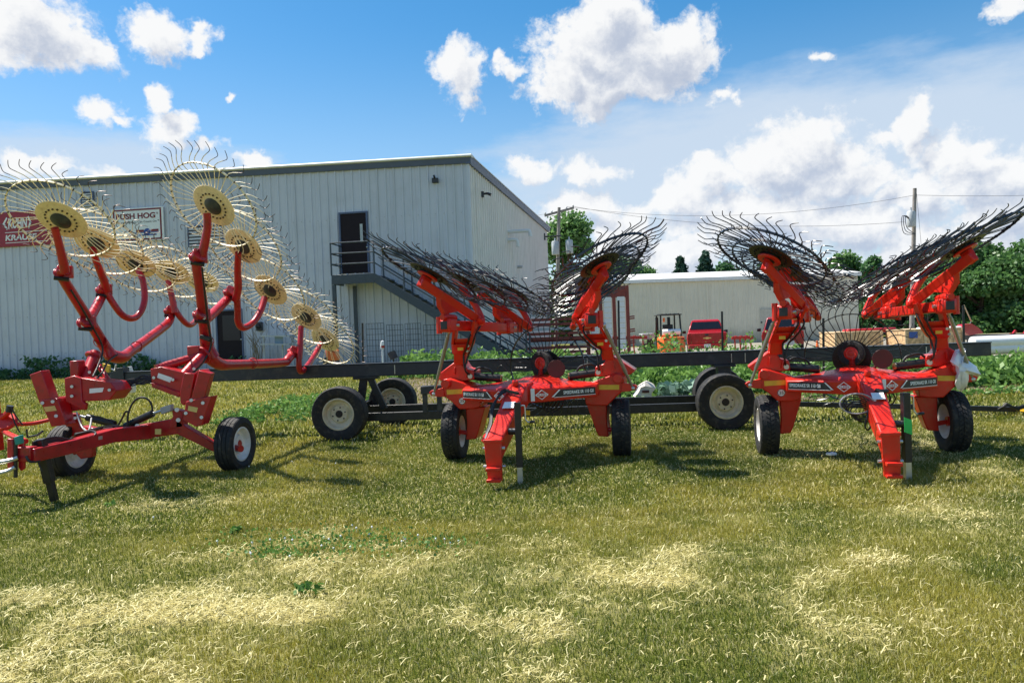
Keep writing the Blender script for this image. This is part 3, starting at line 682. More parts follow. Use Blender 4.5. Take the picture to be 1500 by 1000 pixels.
for s_ in (-1, 1):
    for z in (.40, .22): MB().cyl(Q(s_*.08, -1.81, z), Q(s_*.11, -1.81, z), .016, 8).build('bolt', ZINC, hp)
mb = MB(); mb.lathe([(.001, .055), (.028, .055), (.034, .045), (.034, 0)], Q(-.02, -.86, .945), (0, -.3, 1), 14); mb.build('filler_cap', RED, nrk)
mb = MB(); c_ = Q(0, -1.25, .765); tdir = (Q(0, -1.5, .632)-Q(0, -.9, .937)).normalized(); xx = EX.normalized(); slab(mb, c_-xx*.05+tdir*.06, xx*.12, tdir*-.12, xx.cross(tdir*-1), .003); mb.build('label', WHITE, nrk)
# decals on the two wing faces
for sgn in (-1, 1):
    f0 = lambda a, z: Q(sgn*a, -.75+.02-.0+(abs(a)-.22)*(.31/.71)*1.0-.022, z) if False else Q(sgn*a, np.interp(abs(a), [.08, .22, .80], [-.785, -.745, -.345])-.009, z)
    def frect(a0, a1, z0, z1):
        l, r_ = (a0, a1) if sgn > 0 else (a1, a0); p0 = f0(l, z0); return p0, f0(r_, z0)-p0, V(0, 0, z1-z0)
    d0_, d1_ = .29, .88
    p_, r_, u_ = frect(.44, .78, .785, .862); n_ = r_.cross(u_).normalized()
    mb = MB(); slab(mb, p_, r_, u_, n_, .002); dec = mb.build('model_decal', BLKPRINT, nrk)
    tri = [f0(.34, .785), f0(.445, .785), f0(.445, .862), f0(.41, .862)]
    mb = MB(); mb.plate([q+n_*.001 for q in tri], n_*.002); mb.build('decal_swoosh', BLKPRINT, dec)
    mb = MB(); mb.plate([q+n_*.003 for q in (f0(.335, .785), f0(.355, .785), f0(.425, .862), f0(.41, .862))], n_*.002); mb.plate([q+n_*.003 for q in (f0(.36, .777), f0(.78, .777), f0(.78, .783), f0(.36, .783))], n_*.002); mb.build('decal_stripe', WHITE, dec)
    text(dec, 'SPEEDRAKE SR 110 GII', p_+r_*.04+u_*.26+n_*.003, r_*.9, u_*.5, WHITE, bold=.03)
    p_, r_, u_ = frect(.155, .315, .755, .885); n_ = r_.cross(u_).normalized(); cc = p_+r_*.5+u_*.5+n_*.014
    def dia(k): return [cc+r_*.5*k, cc+u_*.5*k, cc-r_*.5*k, cc-u_*.5*k]
    mb = MB()
    o1, o2 = dia(.85), dia(.72)
    for k in range(4): mb.plate([o1[k], o1[(k+1) % 4], o2[(k+1) % 4], o2[k]], n_*.003)
    lg = mb.build('diamond_logo', WHITE, nrk); mb = MB(); slab(mb, cc-r_*.34-u_*.11, r_*.68, u_*.22, n_, .004); mb.build('logo_band', WHITE, lg)
    text(lg, 'KUHN', cc-r_*.29-u_*.075+n_*.004, r_*.58, u_*.15, RED)
p_ = Q(.135, -.805, .755); mb = MB(); slab(mb, p_, (Q(.175, -.79, .755)-p_), V(0, 0, .14), -NY, .003); mb.build('label', WHITE, nrk)
POD = [(854, 566), (866, 560), (898, 548.4), (904, 546.5), (909, 547), (913, 551), (914.4, 557), (914.4, 565), (912, 573), (902, 581), (890, 593.6), (870, 594), (858, 592), (856, 580)]
EAR = [(911, 560), (930, 563), (934, 566), (931, 571), (920, 573), (910, 574)]
LEG = [(859, 591.6), (889, 593), (888.6, 614), (891.6, 639.6), (877, 639), (873, 631)]
COWL = [(871, 550), (872, 537), (884, 533), (890, 523), (899, 522), (912, 530), (930, 542), (923, 549), (905, 547), (888, 552)]
for sgn in (-1, 1):
    pod = MB().plate(side_poly(POD, -.2, sgn), EY*.30).build('wing_end', RED, nrk, .012)
    MB().plate(side_poly(EAR, -.22, sgn), EY*.05).build('ear', RED, pod, .006)
    mb = MB(); a, z = onb(906, 554, -.2); mb.cyl(Q(sgn*a, -.27, z), Q(sgn*a, .12, z), .056, 20); mb.build('pivot_boss', RED, pod, .008)
    mb = MB(); mb.plate(side_poly([(874.6, 563.5), (907, 563.5), (907, 570.5), (874.6, 570.5)], -.203, sgn), EY*-.004); mb.build('reflector', YEL, pod)
    MB().plate(side_poly(LEG, -.06, sgn), EY*.24).build('leg', RED, nrk, .012)
    if sgn < 0:
        a, z = onb(677, 587, -.203); c_ = Q(a, -.206, z); mb = MB(); mb.lathe([(.001, .003), (.042, .003), (.042, 0)], c_, -NY, 24); dk = mb.build('speed_disc', WHITE, pod)
        mb = MB(); mb.lathe([(.036, .005), (.041, .005), (.041, 0), (.036, 0)], c_, -NY, 24, True); mb.build('speed_ring', BLKPRINT, dk)
        text(dk, '25', c_-NX*.024-V(0, 0, .016)-NY*.005, NX*.048, V(0, 0, .034), BLKPRINT)
    axv = NX*-sgn
    hubw = tyre_wheel(nrk, Q(sgn*1.017, 0, .335), NX*sgn, .34, .21, .195, WRIM, RED, 2)
    MB().cyl(Q(sgn*.78, 0, .30), Q(sgn*1.03, 0, .335), .028, 10).build('axle_stub', RED, nrk)
    cw = MB().plate(side_poly(COWL, -.08, sgn), EY*.30).build('arm_base', RED, nrk, .012)
    mb = MB(); a, z = onb(876.5, 545, -.08); mb.cyl(Q(sgn*a, -.10, z), Q(sgn*a, -.075, z), .03, 12); mb.build('pivot_pin', ZINC, cw)
    mb = MB(); a, z = onb(889, 516, -.07); mb.cyl(Q(sgn*a, -.13, z), Q(sgn*a, .12, z), .03, 12); mb.build('pin', ZINC, cw)
    for q in ((879.5, 536, 881, 547), (897, 530, 898.5, 541)): 
        mb = MB(); mb.plate(side_poly([(q[0], q[1]), (q[0]+2.2, q[1]), (q[2]+2.2, q[3]), (q[2], q[3])], -.085, sgn), EY*-.03); mb.build('weld_rib', RED, cw, .004)
    # post: two cheek plates, a web with a window, neck
    P0, P1 = Q(sgn*.90, -.05, 1.16), Q(sgn*.885, -.08, 1.28); H0, H1 = Q(sgn*.80, -.24, 1.42), Q(sgn*.70, -.40, 1.68)
    po = MB().loft([[p+NX*(x*wd_)+NY*(y*.085) for x, y in ((-1, -1), (1, -1), (1, 1), (-1, 1))] for p, wd_ in ((P0, .07), (P1, .07), (P1.lerp(H0, .22), .10), (P1.lerp(H0, .93), .125))]).build('post', RED, nrk, .01)
    for s2 in (-1, 1):
        MB().loft([[p+NX*(s2*wd_+x*.016)+NY*(y*.085) for x, y in ((-1, -1), (1, -1), (1, 1), (-1, 1))] for p, wd_ in ((P1.lerp(H0, .90), .108), (H0, .112), (H1, .115))]).build('cheek_plate', RED, po, .006)
    MB().loft([[p+NX*(x*.095)+NY*(y*.05) for x, y in ((-1, -1), (1, -1), (1, 1), (-1, 1))] for p in (P1.lerp(H0, .86), H0.lerp(H1, .22))]).build('web_plate', RED, po, .006)
    # wheel beam with sleeves
    B0, B1 = Q(sgn*.835, -.76, 1.64), Q(sgn*.43, .98, 1.58); bd = (B1-B0).normalized()
    bm_ = MB().bar(B0, B1, .11, .115).build('wheel_beam', RED, nrk, .012)
    MB().bar(B0-bd*.006, B0+bd*.02, .088, .092).build('end_cap', BLACK, bm_, .003)
    dW = Q(sgn*-.27, 1.26, -.10)-Q(0, 0, 0)
    nl = V(-.433*sgn, .25, .866); nw = NX*nl.x+NY*nl.y+V(0, 0, nl.z)
    hubs = []
    for j in range(2):
        d_ = dW*j
        F = Q(sgn*1.0, -.91, 2.115)+d_; Mx = Q(sgn*.80, -.61, 1.91)+d_; Ub = Q(sgn*.585, -.29, 1.695)+d_; h1 = Q(sgn*.955, -.84, 2.225)+d_; h2 = Q(sgn*.80, -.19, 2.165)+d_
        hubs += [h1, h2]
        ax_ = (Ub-F).normalized(); up_ = nw
        arm = MB().bar(F-ax_*.03, Ub, .055, .10, up_).build('tine_arm', RED, nrk, .012)
        MB().tube([Ub-ax_*.04, Ub+ax_*.05, Ub+ax_*.085+(h2-Ub)*.18, Ub.lerp(h2, .5)+ax_*.06, h2-nw*.05], [.045, .046, .044, .04, .038], 12, 5).build('bent_tube', RED, arm)
        MB().plate([F-ax_*.04-nw*.05-EX*.03, F+ax_*.06-nw*.05-EX*.03, h1+ax_*.05-nw*.03-EX*.03, h1-ax_*.05-nw*.03-EX*.03], EX*.06).build('end_bracket', RED, arm, .01)
        for hh in (h1, h2): MB().lathe([(.001, -.045), (.12, -.045), (.125, -.035), (.12, -.024), (.001, -.024)], hh, nw, 20).build('mount_plate', RED, arm)
        # gusset down to sleeve on the beam
        tt = ((Mx-B0).dot(bd)); S = B0+bd*max(.06, tt if j else .08); side = (Mx-S).cross(bd).normalized()*.03
        G = [Mx-ax_*.19-nw*.03, Mx+ax_*.17-nw*.03, Mx+ax_*.03-nw*.14, S+(Mx-S)*.32+bd*.07, S+(Mx-S)*.28-bd*.05, Mx-ax_*.12-nw*.12]
        MB().plate([p-side for p in G], side*2).build('gusset', RED, arm, .008)
        sl = MB().bar(S-bd*.07, S+bd*.09, .155, .155).build('sleeve', RED, arm, .02)
        MB().tube([S+V(0, 0, .09)-bd*.11, S+V(0, 0, .10)+bd*.0, S+V(0, 0, .09)+bd*.16], .035, 10).build('spring_guide', RED, arm)
        MB().cyl(S-EX*sgn*-.10-V(0, 0, .09), S-EX*sgn*-.10+V(0, 0, .10), .032, 10).build('pivot_tube', RED, arm)
        MB().cyl(S-EX*.11+bd*.05, S+EX*.11+bd*.05, .018, 8).build('bolt', ZINC, arm)
    for j, hh in enumerate(hubs):
        rake_wheel(nrk, hh, nw, -1 if sgn < 0 else 1, BLACK, TINE, [TINE, TINE], single=(sgn < 0 or j < 3), rp=.24, spin=.35*j, tr=.0051, s=.97)
    # hose run up the post, plates and bolts
    for o2 in (-.03, .03):
        MB().tube([Q(sgn*.78, -.05, 1.02), Q(sgn*.80, -.20, 1.10), P1+NX*(-sgn*.09+o2)-NY*.10, P1.lerp(H0, .5)+NX*(-sgn*.11+o2)-NY*.11, H0.lerp(H1, .4)+NX*(-sgn*.13+o2)-NY*.08, Q(sgn*.66, .1, 1.66)], .011, 7, 5).build('hose', HOSE, po)
    for t_ in (.35, .8): MB().cyl(P1.lerp(H0, t_)+NX*.09-NY*.10, P1.lerp(H0, t_)+NX*.09+NY*.10, .017, 8).build('bolt', ZINC, po)
    mb = MB(); c9 = P1.lerp(H0, .62)-NY*.089; slab(mb, c9-NX*.035-V(0, 0, .03), NX*.07, V(0, 0, .05), -NY, .003); mb.build('label', YEL, po)
    # stay rod
    R0, R1 = Q(sgn*1.195, -.20, .82), Q(sgn*.905, -.40, 1.575)
    ro = MB().cyl(R0, R1, .017, 10).build('stay_rod', ROD, nrk)
    mb = MB(); mb.cyl(R0.lerp(R1, .25), R0.lerp(R1, .92), .023, 10); mb.build('rod_sleeve', ROD, ro); MB().ball(R0, .032).build('rod_eye', ZINC, ro); MB().ball(R1, .035).build('rod_eye', ZINC, ro)
    # lift cylinder
    C0_, C1_ = Q(sgn*.36, -.03, .965), Q(sgn*.86, -.02, 1.02)
    cy = MB().cyl(C0_.lerp(C1_, .12), C0_.lerp(C1_, .85), .048, 16).build('hydraulic_cylinder', BLACK, nrk, .006); MB().cyl(C0_.lerp(C1_, .8), C1_, .02, 10).build('cylinder_rod', ZINC, cy)
    MB().lathe([(.001, .02), (.03, .02), (.044, .012), (.044, -.01)], C0_.lerp(C1_, .12), (C0_-C1_), 16).build('cylinder_head', BRONZE, cy)
    MB().tube([C0_.lerp(C1_, .3)+V(0, 0, .05), C0_.lerp(C1_, .4)+V(0, 0, .10), C0_.lerp(C1_, .65)+V(0, 0, .11), C0_.lerp(C1_, .8)+V(0, 0, .05)], .014, 8, 4).build('hose', HOSE, cy)
# centre gear: spring post, small tyre, maroon disc, upright tine wheel
mb = MB(); mb.tube([Q(0, .27, .93), Q(.012, .30, 1.07)], .028, 10)
for k in range(5): mb.lathe([(.03, -.008), (.044, 0), (.03, .008)], Q(.002+.002*k, .275+.005*k, .965+.022*k), (0, 0, 1), 14, True)
mb.build('spring_post', RED, nrk)
kax = (NX*-.42-NY*.9+V(0, 0, .05)).normalized()
tyre_wheel(nrk, Q(.005, .33, 1.125), kax, .148, .10, .07, RED, RED, 0, .02)
MB().lathe([(.001, .004), (.108, .004), (.110, 0), (.108, -.004), (.001, -.004)], Q(.277, -.09, 1.07), (NX*-.1-NY), 32).build('plain_disc', DISC, nrk)
MB().tube([Q(.277, -.075, 1.07), Q(.25, .1, 1.0), Q(.2, .12, .93)], .018, 8).build('disc_arm', DISC, nrk)
rake_wheel(nrk, Q(.03, .50, 1.06), (NX*.35+NY*.93+V(0, 0, .1)), 1, BLACK, TINE, [TINE, TINE], single=False, rp=.24, tr=.0051, s=.9)
# jack stand
S0 = V(.03, 7.465, 0)
js = MB().bar(S0+V(0, 0, .17), S0+V(0, 0, .825), .068, .068, (0, 1, 0)).build('jack_stand', BLACK, nrk, .005)
MB().bar(S0+V(0, 0, .005), S0+V(0, 0, .18), .054, .054, (0, 1, 0)).build('jack_leg', ZINC, js)
MB().tube([S0+V(.03, 0, .79), S0+V(.07, 0, .79), S0+V(.075, 0, .76), S0+V(.075, 0, .65), S0+V(.10, 0, .62), S0+V(.12, 0, .62)], .008, 8).build('crank', ZINC, js)
MB().cyl(S0+V(.115, 0, .62), S0+V(.17, 0, .625), .014, 10).build('crank_grip', BLACK, js)
mb = MB(); mb.cyl(S0+V(-.15, .05, .53), S0+V(.03, 0, .53), .035, 12); mb.build('jack_mount', BLACK, js)
# hydraulic pipes below the frame
mb = MB()
for k in range(5): mb.tube([Q(.12+.03*k, -.4, .74), Q(.1+.04*k, -.45, .66-.02*k), Q(.16+.05*k, -.3, .63), Q(.2+.04*k, -.1, .70)], .008, 6, 4)
mb.build('hose', HOSE, nrk)
mb = MB(); mb.plate(side_poly([(768, 601), (776, 601), (776, 608), (768, 608)], -.62, 1), EY*.02); mb.build('label', YEL, nrk)
tbl = child_table()
yawC = -.01471; o_ = V(.32, 8.9, 0); rk2 = copy_tree(nrk, tbl)
rk2.location = Matrix.Rotation(yawC, 3, 'Z') @ (OB-o_) + o_ + V(3.67998, -.50118, 0); rk2.rotation_euler = (0, 0, yawC)
rk2['label'] = 'bright red hay rake at the right with coiled cable and white bag hanging on it'
bpy.context.view_layer.update()
MC = Matrix.Translation(rk2.location) @ Matrix.Rotation(yawC, 4, 'Z') @ Matrix.Translation(-OB)
def cpart(mb, name, m, **kw):
    """part of the second rake, given in coordinates of the first"""
    me = mb.mesh(name, m, OB); o = bpy.data.objects.new(name, me); col.objects.link(o); o.parent = rk2; return o
# hoses on the first tongue, cable coil and green tape on the second
for k in range(3):
    h_ = MB().tube([Q(-.06, -.98, .90), Q(-.12, -1.05-.03*k, .90-.02*k), Q(-.17-.01*k, -1.2, .74), Q(-.15-.01*k, -1.36, .58), Q(-.17-.015*k, -1.44, .50-.01*k)], .011, 8, 5).build('hose', HOSE, nrk)
    MB().cyl(Q(-.17-.015*k, -1.44, .50-.01*k), Q(-.185-.015*k, -1.48, .44-.01*k), .016, 8).build('hose_plug', RED if k else ZINC, h_)
MB().bar(Q(-.08, -1.02, .90), Q(.07, -1.08, .87), .03, .03).build('hose_clip', BLACK, nrk)
mb = MB()
for k in range(6):
    pts = []; cx, cz, rx_, rz_ = -.20+.012*k, .69-.022*k, .15-.008*k, .095-.004*k
    for j in range(17):
        an = 2*math.pi*j/16+.3*k; pts.append(Q(cx+rx_*math.cos(an), -1.27-.02*math.sin(an*2+k)+.012*k, cz+rz_*math.sin(an)-.03*math.cos(an)))
    mb.tube(pts, .0065, 6)
mb.tube([Q(-.08, -1.26, .70), Q(-.10, -1.3, .60), Q(-.13, -1.3, .48), Q(-.10, -1.3, .44), Q(-.05, -1.3, .52)], .009, 6, 4)
cb = cpart(mb, 'cable', HOSE)
mb = MB(); mb.tube([Q(-.20+.16*math.cos(2*math.pi*j/20), -1.29, .70+.10*math.sin(2*math.pi*j/20)) for j in range(21)], .0075, 6); cpart(mb, 'cable', GREYC)
mb = MB(); mb.cyl(Q(-.03, -1.28, .73), Q(-.025, -1.33, .50), .018, 8); cpart(mb, 'cable_tie', WHITE)
mb = MB(); mb.cyl(Q(-.025, -1.33, .53), Q(-.02, -1.34, .47), .022, 8); cpart(mb, 'plug', RED)
mb = MB(); mb.tube([Q(.0, -1.15, .82), Q(.06, -1.17, .80), Q(.12, -1.16, .81)], [.02, .024, .02], 8, 3); cpart(mb, 'cable_clip', HOSE)
mb = MB(); slab(mb, S0+V(-.036, -.0365, .46), V(.072, 0, -.03), V(0, 0, .14), V(0, -1, 0), .004); cpart(mb, 'green_tape', GREEN)
# plastic bag knotted on the right-hand stay rod
bag = thing('plastic_bag', 'crumpled white plastic bag tied to the rod of the right red rake', 'bag', at(1412, 545, 8.2))
BGO = [(1400, 513), (1409, 509), (1415, 512), (1413, 520), (1406, 527), (1418, 528), (1430, 537), (1437, 548), (1432, 552), (1421, 549), (1419, 556), (1416, 565), (1408, 572), (1403, 571), (1399, 562), (1400, 548), (1396, 536), (1392, 529), (1396, 521)]
cpx = (1408, 540); secs = []
for t_, k_ in ((-1., .30), (-.75, .72), (-.35, .97), (0, 1.), (.35, .96), (.75, .7), (1., .25)):
    s_ = []
    for i, (x, y) in enumerate(BGO):
        kk = k_*(1+.10*math.sin(i*2.1+t_*5)) if abs(t_) > .1 else 1
        s_.append(at(cpx[0]+(x-cpx[0])*kk, cpx[1]+(y-cpx[1])*kk, 8.2+t_*.13+.03*math.sin(i*1.7)))
    secs.append(s_)
MB().loft(secs).build('bag_body', BAG, bag, ang=60)
# ================================================================== OLD RAKE (left)
OA = V(-4.2, 8.9, 0)
ork = thing('hay_rake', 'older crimson hay rake with raised cream tine wheels at the left', 'hay rake', OA)
def T(name, pts, r, m=OLD, n=12, sub=0, parent=None, bevel=0): return MB().tube([at(*p) for p in pts], r, n, sub).build(name, m, parent or ork)
def PL(name, poly, Y, th, m=OLD, parent=None, bevel=.008):
    return MB().plate([at(x, y, Y) for x, y in poly], V(.12, .99, 0)*th).build(name, m, parent or ork, bevel)
AXA = V(.99, -.14, 0)
tyre_wheel(ork, at(345, 650, 8.88), AXA, .325, .215, .20, WRIM, OLD, 1, .05)
tyre_wheel(ork, at(103, 660, 8.95), AXA, .325, .235, .20, WRIM, OLD, 1, .05)
# tongue and axle
def rect(p, w, h, d):
    d = Vector(d).normalized(); x = d.cross(V(0, 0, 1)).normalized(); y = x.cross(d); return [p+x*(a*w/2)+y*(b*h/2) for a, b in ((-1, -1), (1, -1), (1, 1), (-1, 1))]
tp = [at(44, 667, 7.15), at(110, 652, 7.75), at(160, 638, 8.3), at(216, 632, 8.75)]
MB().loft([rect(p, w_, h_, tp[-1]-tp[0]) for p, w_, h_ in zip(tp, (.11, .12, .14, .15), (.13, .14, .15, .17))]).build('tongue', OLD, ork, .01, 30)
ap = [at(150, 636, 8.85), at(212, 631, 8.78), at(262, 623, 8.72), at(275, 632, 8.72), at(325, 659, 8.85)]
MB().loft([rect(p, .12, h_, V(1, 0, 0)) for p, h_ in zip(ap, (.15, .17, .19, .14, .10))]).build('axle_beam', OLD, ork, .01, 30)
ap = [at(150, 636, 8.9), at(128, 632, 8.95), at(112, 640, 8.98), at(100, 662, 8.98)]
MB().loft([rect(p, .12, h_, V(-1, 0, -.3)) for p, h_ in zip(ap, (.15, .16, .15, .10))]).build('axle_beam', OLD, ork, .01, 30)
PL('wheel_bracket', [(108, 654), (134, 649), (135, 669), (118, 672), (110, 664)], 8.75, .08)
MB().cyl(at(345, 656, 8.75), at(353, 657, 8.68), .04, 12).build('axle_end', OLD, ork)
PL('label', [(227, 628), (236, 628), (236, 636), (227, 636)], 8.60, .002, LABEL, bevel=0); 
PL('label', [(144, 639), (150, 638), (150, 643), (144, 644)], 7.98, .002, ZINC, bevel=0)
MB().cyl(at(202, 641, 8.62), at(202, 641, 8.9), .03, 10).build('bolt', ZINC, ork); MB().cyl(at(201, 624, 8.62), at(201, 624, 8.9), .028, 10).build('bolt', ZINC, ork)
# hitch
for (x, Y) in ((14, 7.08), (30, 7.14)):
    PL('hitch_cheek', [(x-4, 642), (x+4, 643), (x+5, 660), (x+5, 686), (x, 690), (x-4, 684)], Y, .03)
PL('hitch_block', [(14, 655), (44, 655), (44, 676), (14, 676)], 7.12, .10)
MB().tube([at(-10, 678, 7.0), at(14, 674, 7.05), at(26, 670, 7.08)], .02, 10, 3).build('drawbar_fork', ZINC, ork); MB().tube([at(-10, 694, 7.0), at(10, 690, 7.05), at(22, 684, 7.08)], .02, 10, 3).build('drawbar_fork', ZINC, ork)
MB().cyl(at(23, 640, 7.1), at(23, 699, 7.1), .018, 8).build('hitch_pin', BLACK, ork)
jk = MB().bar(at(58.5, 643, 7.32), at(73, 706, 7.38), .085, .085, (0, 1, 0)).build('jack_stand', BLACK, ork, .006); MB().bar(at(72, 700, 7.38), at(80, 733, 7.42), .062, .062, (0, 1, 0)).build('jack_leg', BLACK, jk, .004)
MB().tube([at(39, 628, 7.3), at(40, 640, 7.3), at(55, 637, 7.3), at(63, 631, 7.28)], .010, 8).build('jack_crank', BLACK, jk)
# posts and gearbox plates
def prism(name, q0, q1, Y, w, h, parent=None, m=OLD):
    return MB().bar(at(*q0, Y), at(*q1, Y), w, h, (0, 1, .2)).build(name, m, parent or ork, .008)
prism('stop_post', (58, 545), (73, 588), 8.72, .15, .15); prism('stop_post', (303, 544), (291, 590), 8.55, .14, .14)
lp = PL('post_plate', [(58, 586), (84, 583), (97, 622), (75, 625)], 8.62, .17); PL('label', [(64, 596), (80, 594), (83, 601), (67, 603)], 8.615, .002, LABEL, lp, 0)
rp_ = PL('post_plate', [(272, 588), (292, 583), (309, 580), (296, 622), (287, 625), (268, 615)], 8.46, .16); PL('label', [(276, 594), (290, 597), (288, 604), (275, 601)], 8.455, .002, LABEL, rp_, 0)
for (x, y, Y) in ((62, 590, 8.6), (77, 588, 8.6), (82, 609, 8.6)): MB().cyl(at(x, y, Y), at(x, y, Y+.03), .02, 8).build('bolt', ZINC, lp)
for (x, y, Y) in ((280, 586, 8.44), (297, 590, 8.44), (272, 605, 8.44), (295, 611, 8.44)): MB().cyl(at(x, y, Y), at(x, y, Y+.03), .02, 8).build('bolt', ZINC, rp_)
PL('side_plate', [(94, 554), (108, 550), (118, 554), (120, 587), (126, 592), (124, 601), (110, 595), (96, 588)], 8.66, .05)
lb = PL('gear_housing', [(116, 553), (162, 560), (171, 572), (160, 586), (118, 588)], 8.68, .30); PL('label', [(131, 569), (152, 567.5), (150, 574), (131, 576)], 8.675, .002, WHITE, lb, 0)
PL('link_plate', [(84, 581), (118, 578), (120, 600), (96, 604)], 8.80, .05)
PL('link_plate', [(92, 604), (112, 606), (117, 626), (137, 632), (98, 640), (96, 622)], 8.84, .06)
rb = PL('gear_housing', [(220, 540), (236, 537), (274, 547), (264, 576), (222, 561)], 8.68, .28); PL('label', [(232, 546), (252, 553), (249, 560), (230, 553)], 8.675, .002, WHITE, rb, 0)
PL('housing_flange', [(221, 560), (264, 575), (262, 582), (222, 567)], 8.64, .30)
PL('side_plate', [(263, 576), (269, 546), (285, 547), (278, 586), (268, 594), (264, 590)], 8.56, .06)
PL('side_plate', [(286, 545), (292, 541), (296, 545), (288, 572), (282, 570)], 8.60, .2)
PL('pivot_bracket', [(251, 598), (266, 602), (268, 625), (248, 628), (247, 618), (253, 610)], 8.66, .12)
for x, y in ((259, 600), (261, 615)): MB().cyl(at(x, y, 8.62), at(x, y, 8.85), .025, 10).build('bolt', ZINC, ork)
MB().box(at(114, 540, 8.95), .10, .16, .2).build('latch_block', OLD, ork, .01)
# hydraulics
cy = T('hydraulic_cylinder', [(184, 624, 8.68), (224, 605, 8.62)], .042, BLACK, 14); T('cylinder_rod', [(222, 606, 8.62), (245, 599, 8.62)], .018, ZINC, 10, parent=cy); PL('clevis', [(234, 597), (250, 592), (250, 602), (236, 607)], 8.58, .07, GREYC, cy)
cy2 = T('hydraulic_cylinder', [(128, 611, 8.75), (168, 621, 8.7)], .042, BLACK, 14); T('cylinder_rod', [(118, 609, 8.76), (130, 612, 8.75)], .02, ZINC, 10, parent=cy2)
T('hose', [(187, 624, 8.6), (188, 605, 8.6), (196, 588, 8.6), (207, 582, 8.6), (218, 586, 8.6), (223, 597, 8.6), (221, 610, 8.6)], .012, HOSE, 8, 5)
T('hose', [(128, 615, 8.6), (134, 610, 8.6), (150, 612, 8.6), (170, 623, 8.6), (178, 614, 8.6), (184, 603, 8.6), (190, 604, 8.6)], .011, HOSE, 8, 5)
T('hose', [(112, 603, 8.6), (120, 625, 8.5), (130, 630, 8.3), (134, 612, 8.5)], .009, GREYC, 8, 4)
for k in range(4): T('hose', [(48, 648+2*k, 7.25), (80, 640+2.0*k, 7.5), (110, 646-1.0*k, 7.75), (128, 650-2*k, 7.9), (140, 644-3*k, 8.0), (133, 634-k, 8.1), (110, 634+k, 8.0), (150, 628-k, 8.4), (185, 624, 8.6)][:6+k], .011, HOSE, 8, 5)
T('hose', [(38, 668, 7.1), (44, 676, 7.1), (58, 675, 7.2)], .012, HOSE, 8, 4); T('hose', [(52, 667, 7.2), (57, 680, 7.2), (62, 690, 7.2)], .006, HOSE, 6, 3)
PL('rag', [(20, 640), (29, 637), (30, 650), (22, 652)], 7.05, .05, TEAL)
mb = MB()
for k in range(9): mb.tube([at(172+random.uniform(-3, 3), 563+random.uniform(-4, 4), 9.0), at(190, 560+random.uniform(-5, 6), 9.0), at(208, 556+random.uniform(-6, 8), 9.0), at(222, 553+random.uniform(-4, 8), 8.95)], .009, 6, 4)
mb.build('hose', HOSE, ork)
# arms
def clamp(x, y, Y, r=.085):
    p = at(x, y, Y); o = MB().lathe([(.001, .05), (r*.86, .05), (r*.86, .03), (r*.68, .028), (r*.68, -.028), (r*.86, -.03), (r*.86, -.05), (.001, -.05)], p, V(.75, -.35, .5), 16).build('clamp', OLD, ork, .004)
    MB().box(p+V(.03, .06, 0), .12, .10, .14, .4).build('clamp_block', OLD, o, .01); MB().cyl(p+V(-.06, -.05, -.07), p+V(.07, .02, -.09), .025, 8).build('bolt', BLACK, o); return o
def flange(q0, q1, r=.10):
    a, b = at(*q0), at(*q1); MB().lathe([(.001, .015), (r, .015), (r, -.015), (.001, -.015)], a, b-a, 20).build('flange', OLD, ork, .004)
# left arm
T('pivot_tube', [(124, 557, 8.95), (140, 517, 9.25)], .068); flange((137, 522, 9.22), (140, 517, 9.25), .10); T('brace', [(143, 533, 9.15), (163, 563, 8.9)], .032)
T('main_arm', [(163, 523, 9.45), (152, 505, 9.4), (131, 470, 9.1), (97, 416, 8.6), (90, 402, 8.5)], [.078, .072, .062, .058, .058], sub=3)
T('main_arm', [(156, 512, 9.45), (164, 521, 9.5), (180, 523, 9.7), (192, 514, 10.0), (238, 480, 11.2), (247, 471, 11.5), (251, 458, 11.6)], [.075, .082, .078, .066, .066, .066, .066], sub=4)
T('side_arm', [(126, 470, 9.1), (134, 462, 9.3), (149, 434, 9.75), (153, 424, 9.8)], .058, sub=2)
clamp(125, 472, 9.0, .10); clamp(90, 398, 8.45); clamp(150, 424, 9.7); clamp(248, 455, 11.55)
T('hub_stem', [(95, 398, 8.4), (93, 385, 8.35), (85, 352, 8.25), (80, 334, 8.18)], [.05, .05, .042, .04], sub=2)
T('hub_stem', [(157, 426, 9.7), (152, 410, 9.6), (140, 380, 9.4), (136, 364, 9.28)], [.05, .05, .042, .04], sub=2)
T('bent_tube', [(152, 418, 9.7), (163, 440, 9.75), (180, 462, 9.85), (196, 466, 10.05), (207, 455, 10.2), (212, 435, 10.3), (209, 410, 10.35), (202, 395, 10.38)], .043, sub=4)
T('hub_stem', [(256, 458, 11.5), (253, 440, 11.5), (246, 410, 11.5)], [.05, .048, .04], sub=2)
T('bent_tube', [(253, 447, 11.5), (265, 466, 11.6), (278, 476, 11.8), (289, 466, 12.2), (293, 445, 12.4), (292, 420, 12.55)], .045, sub=4)
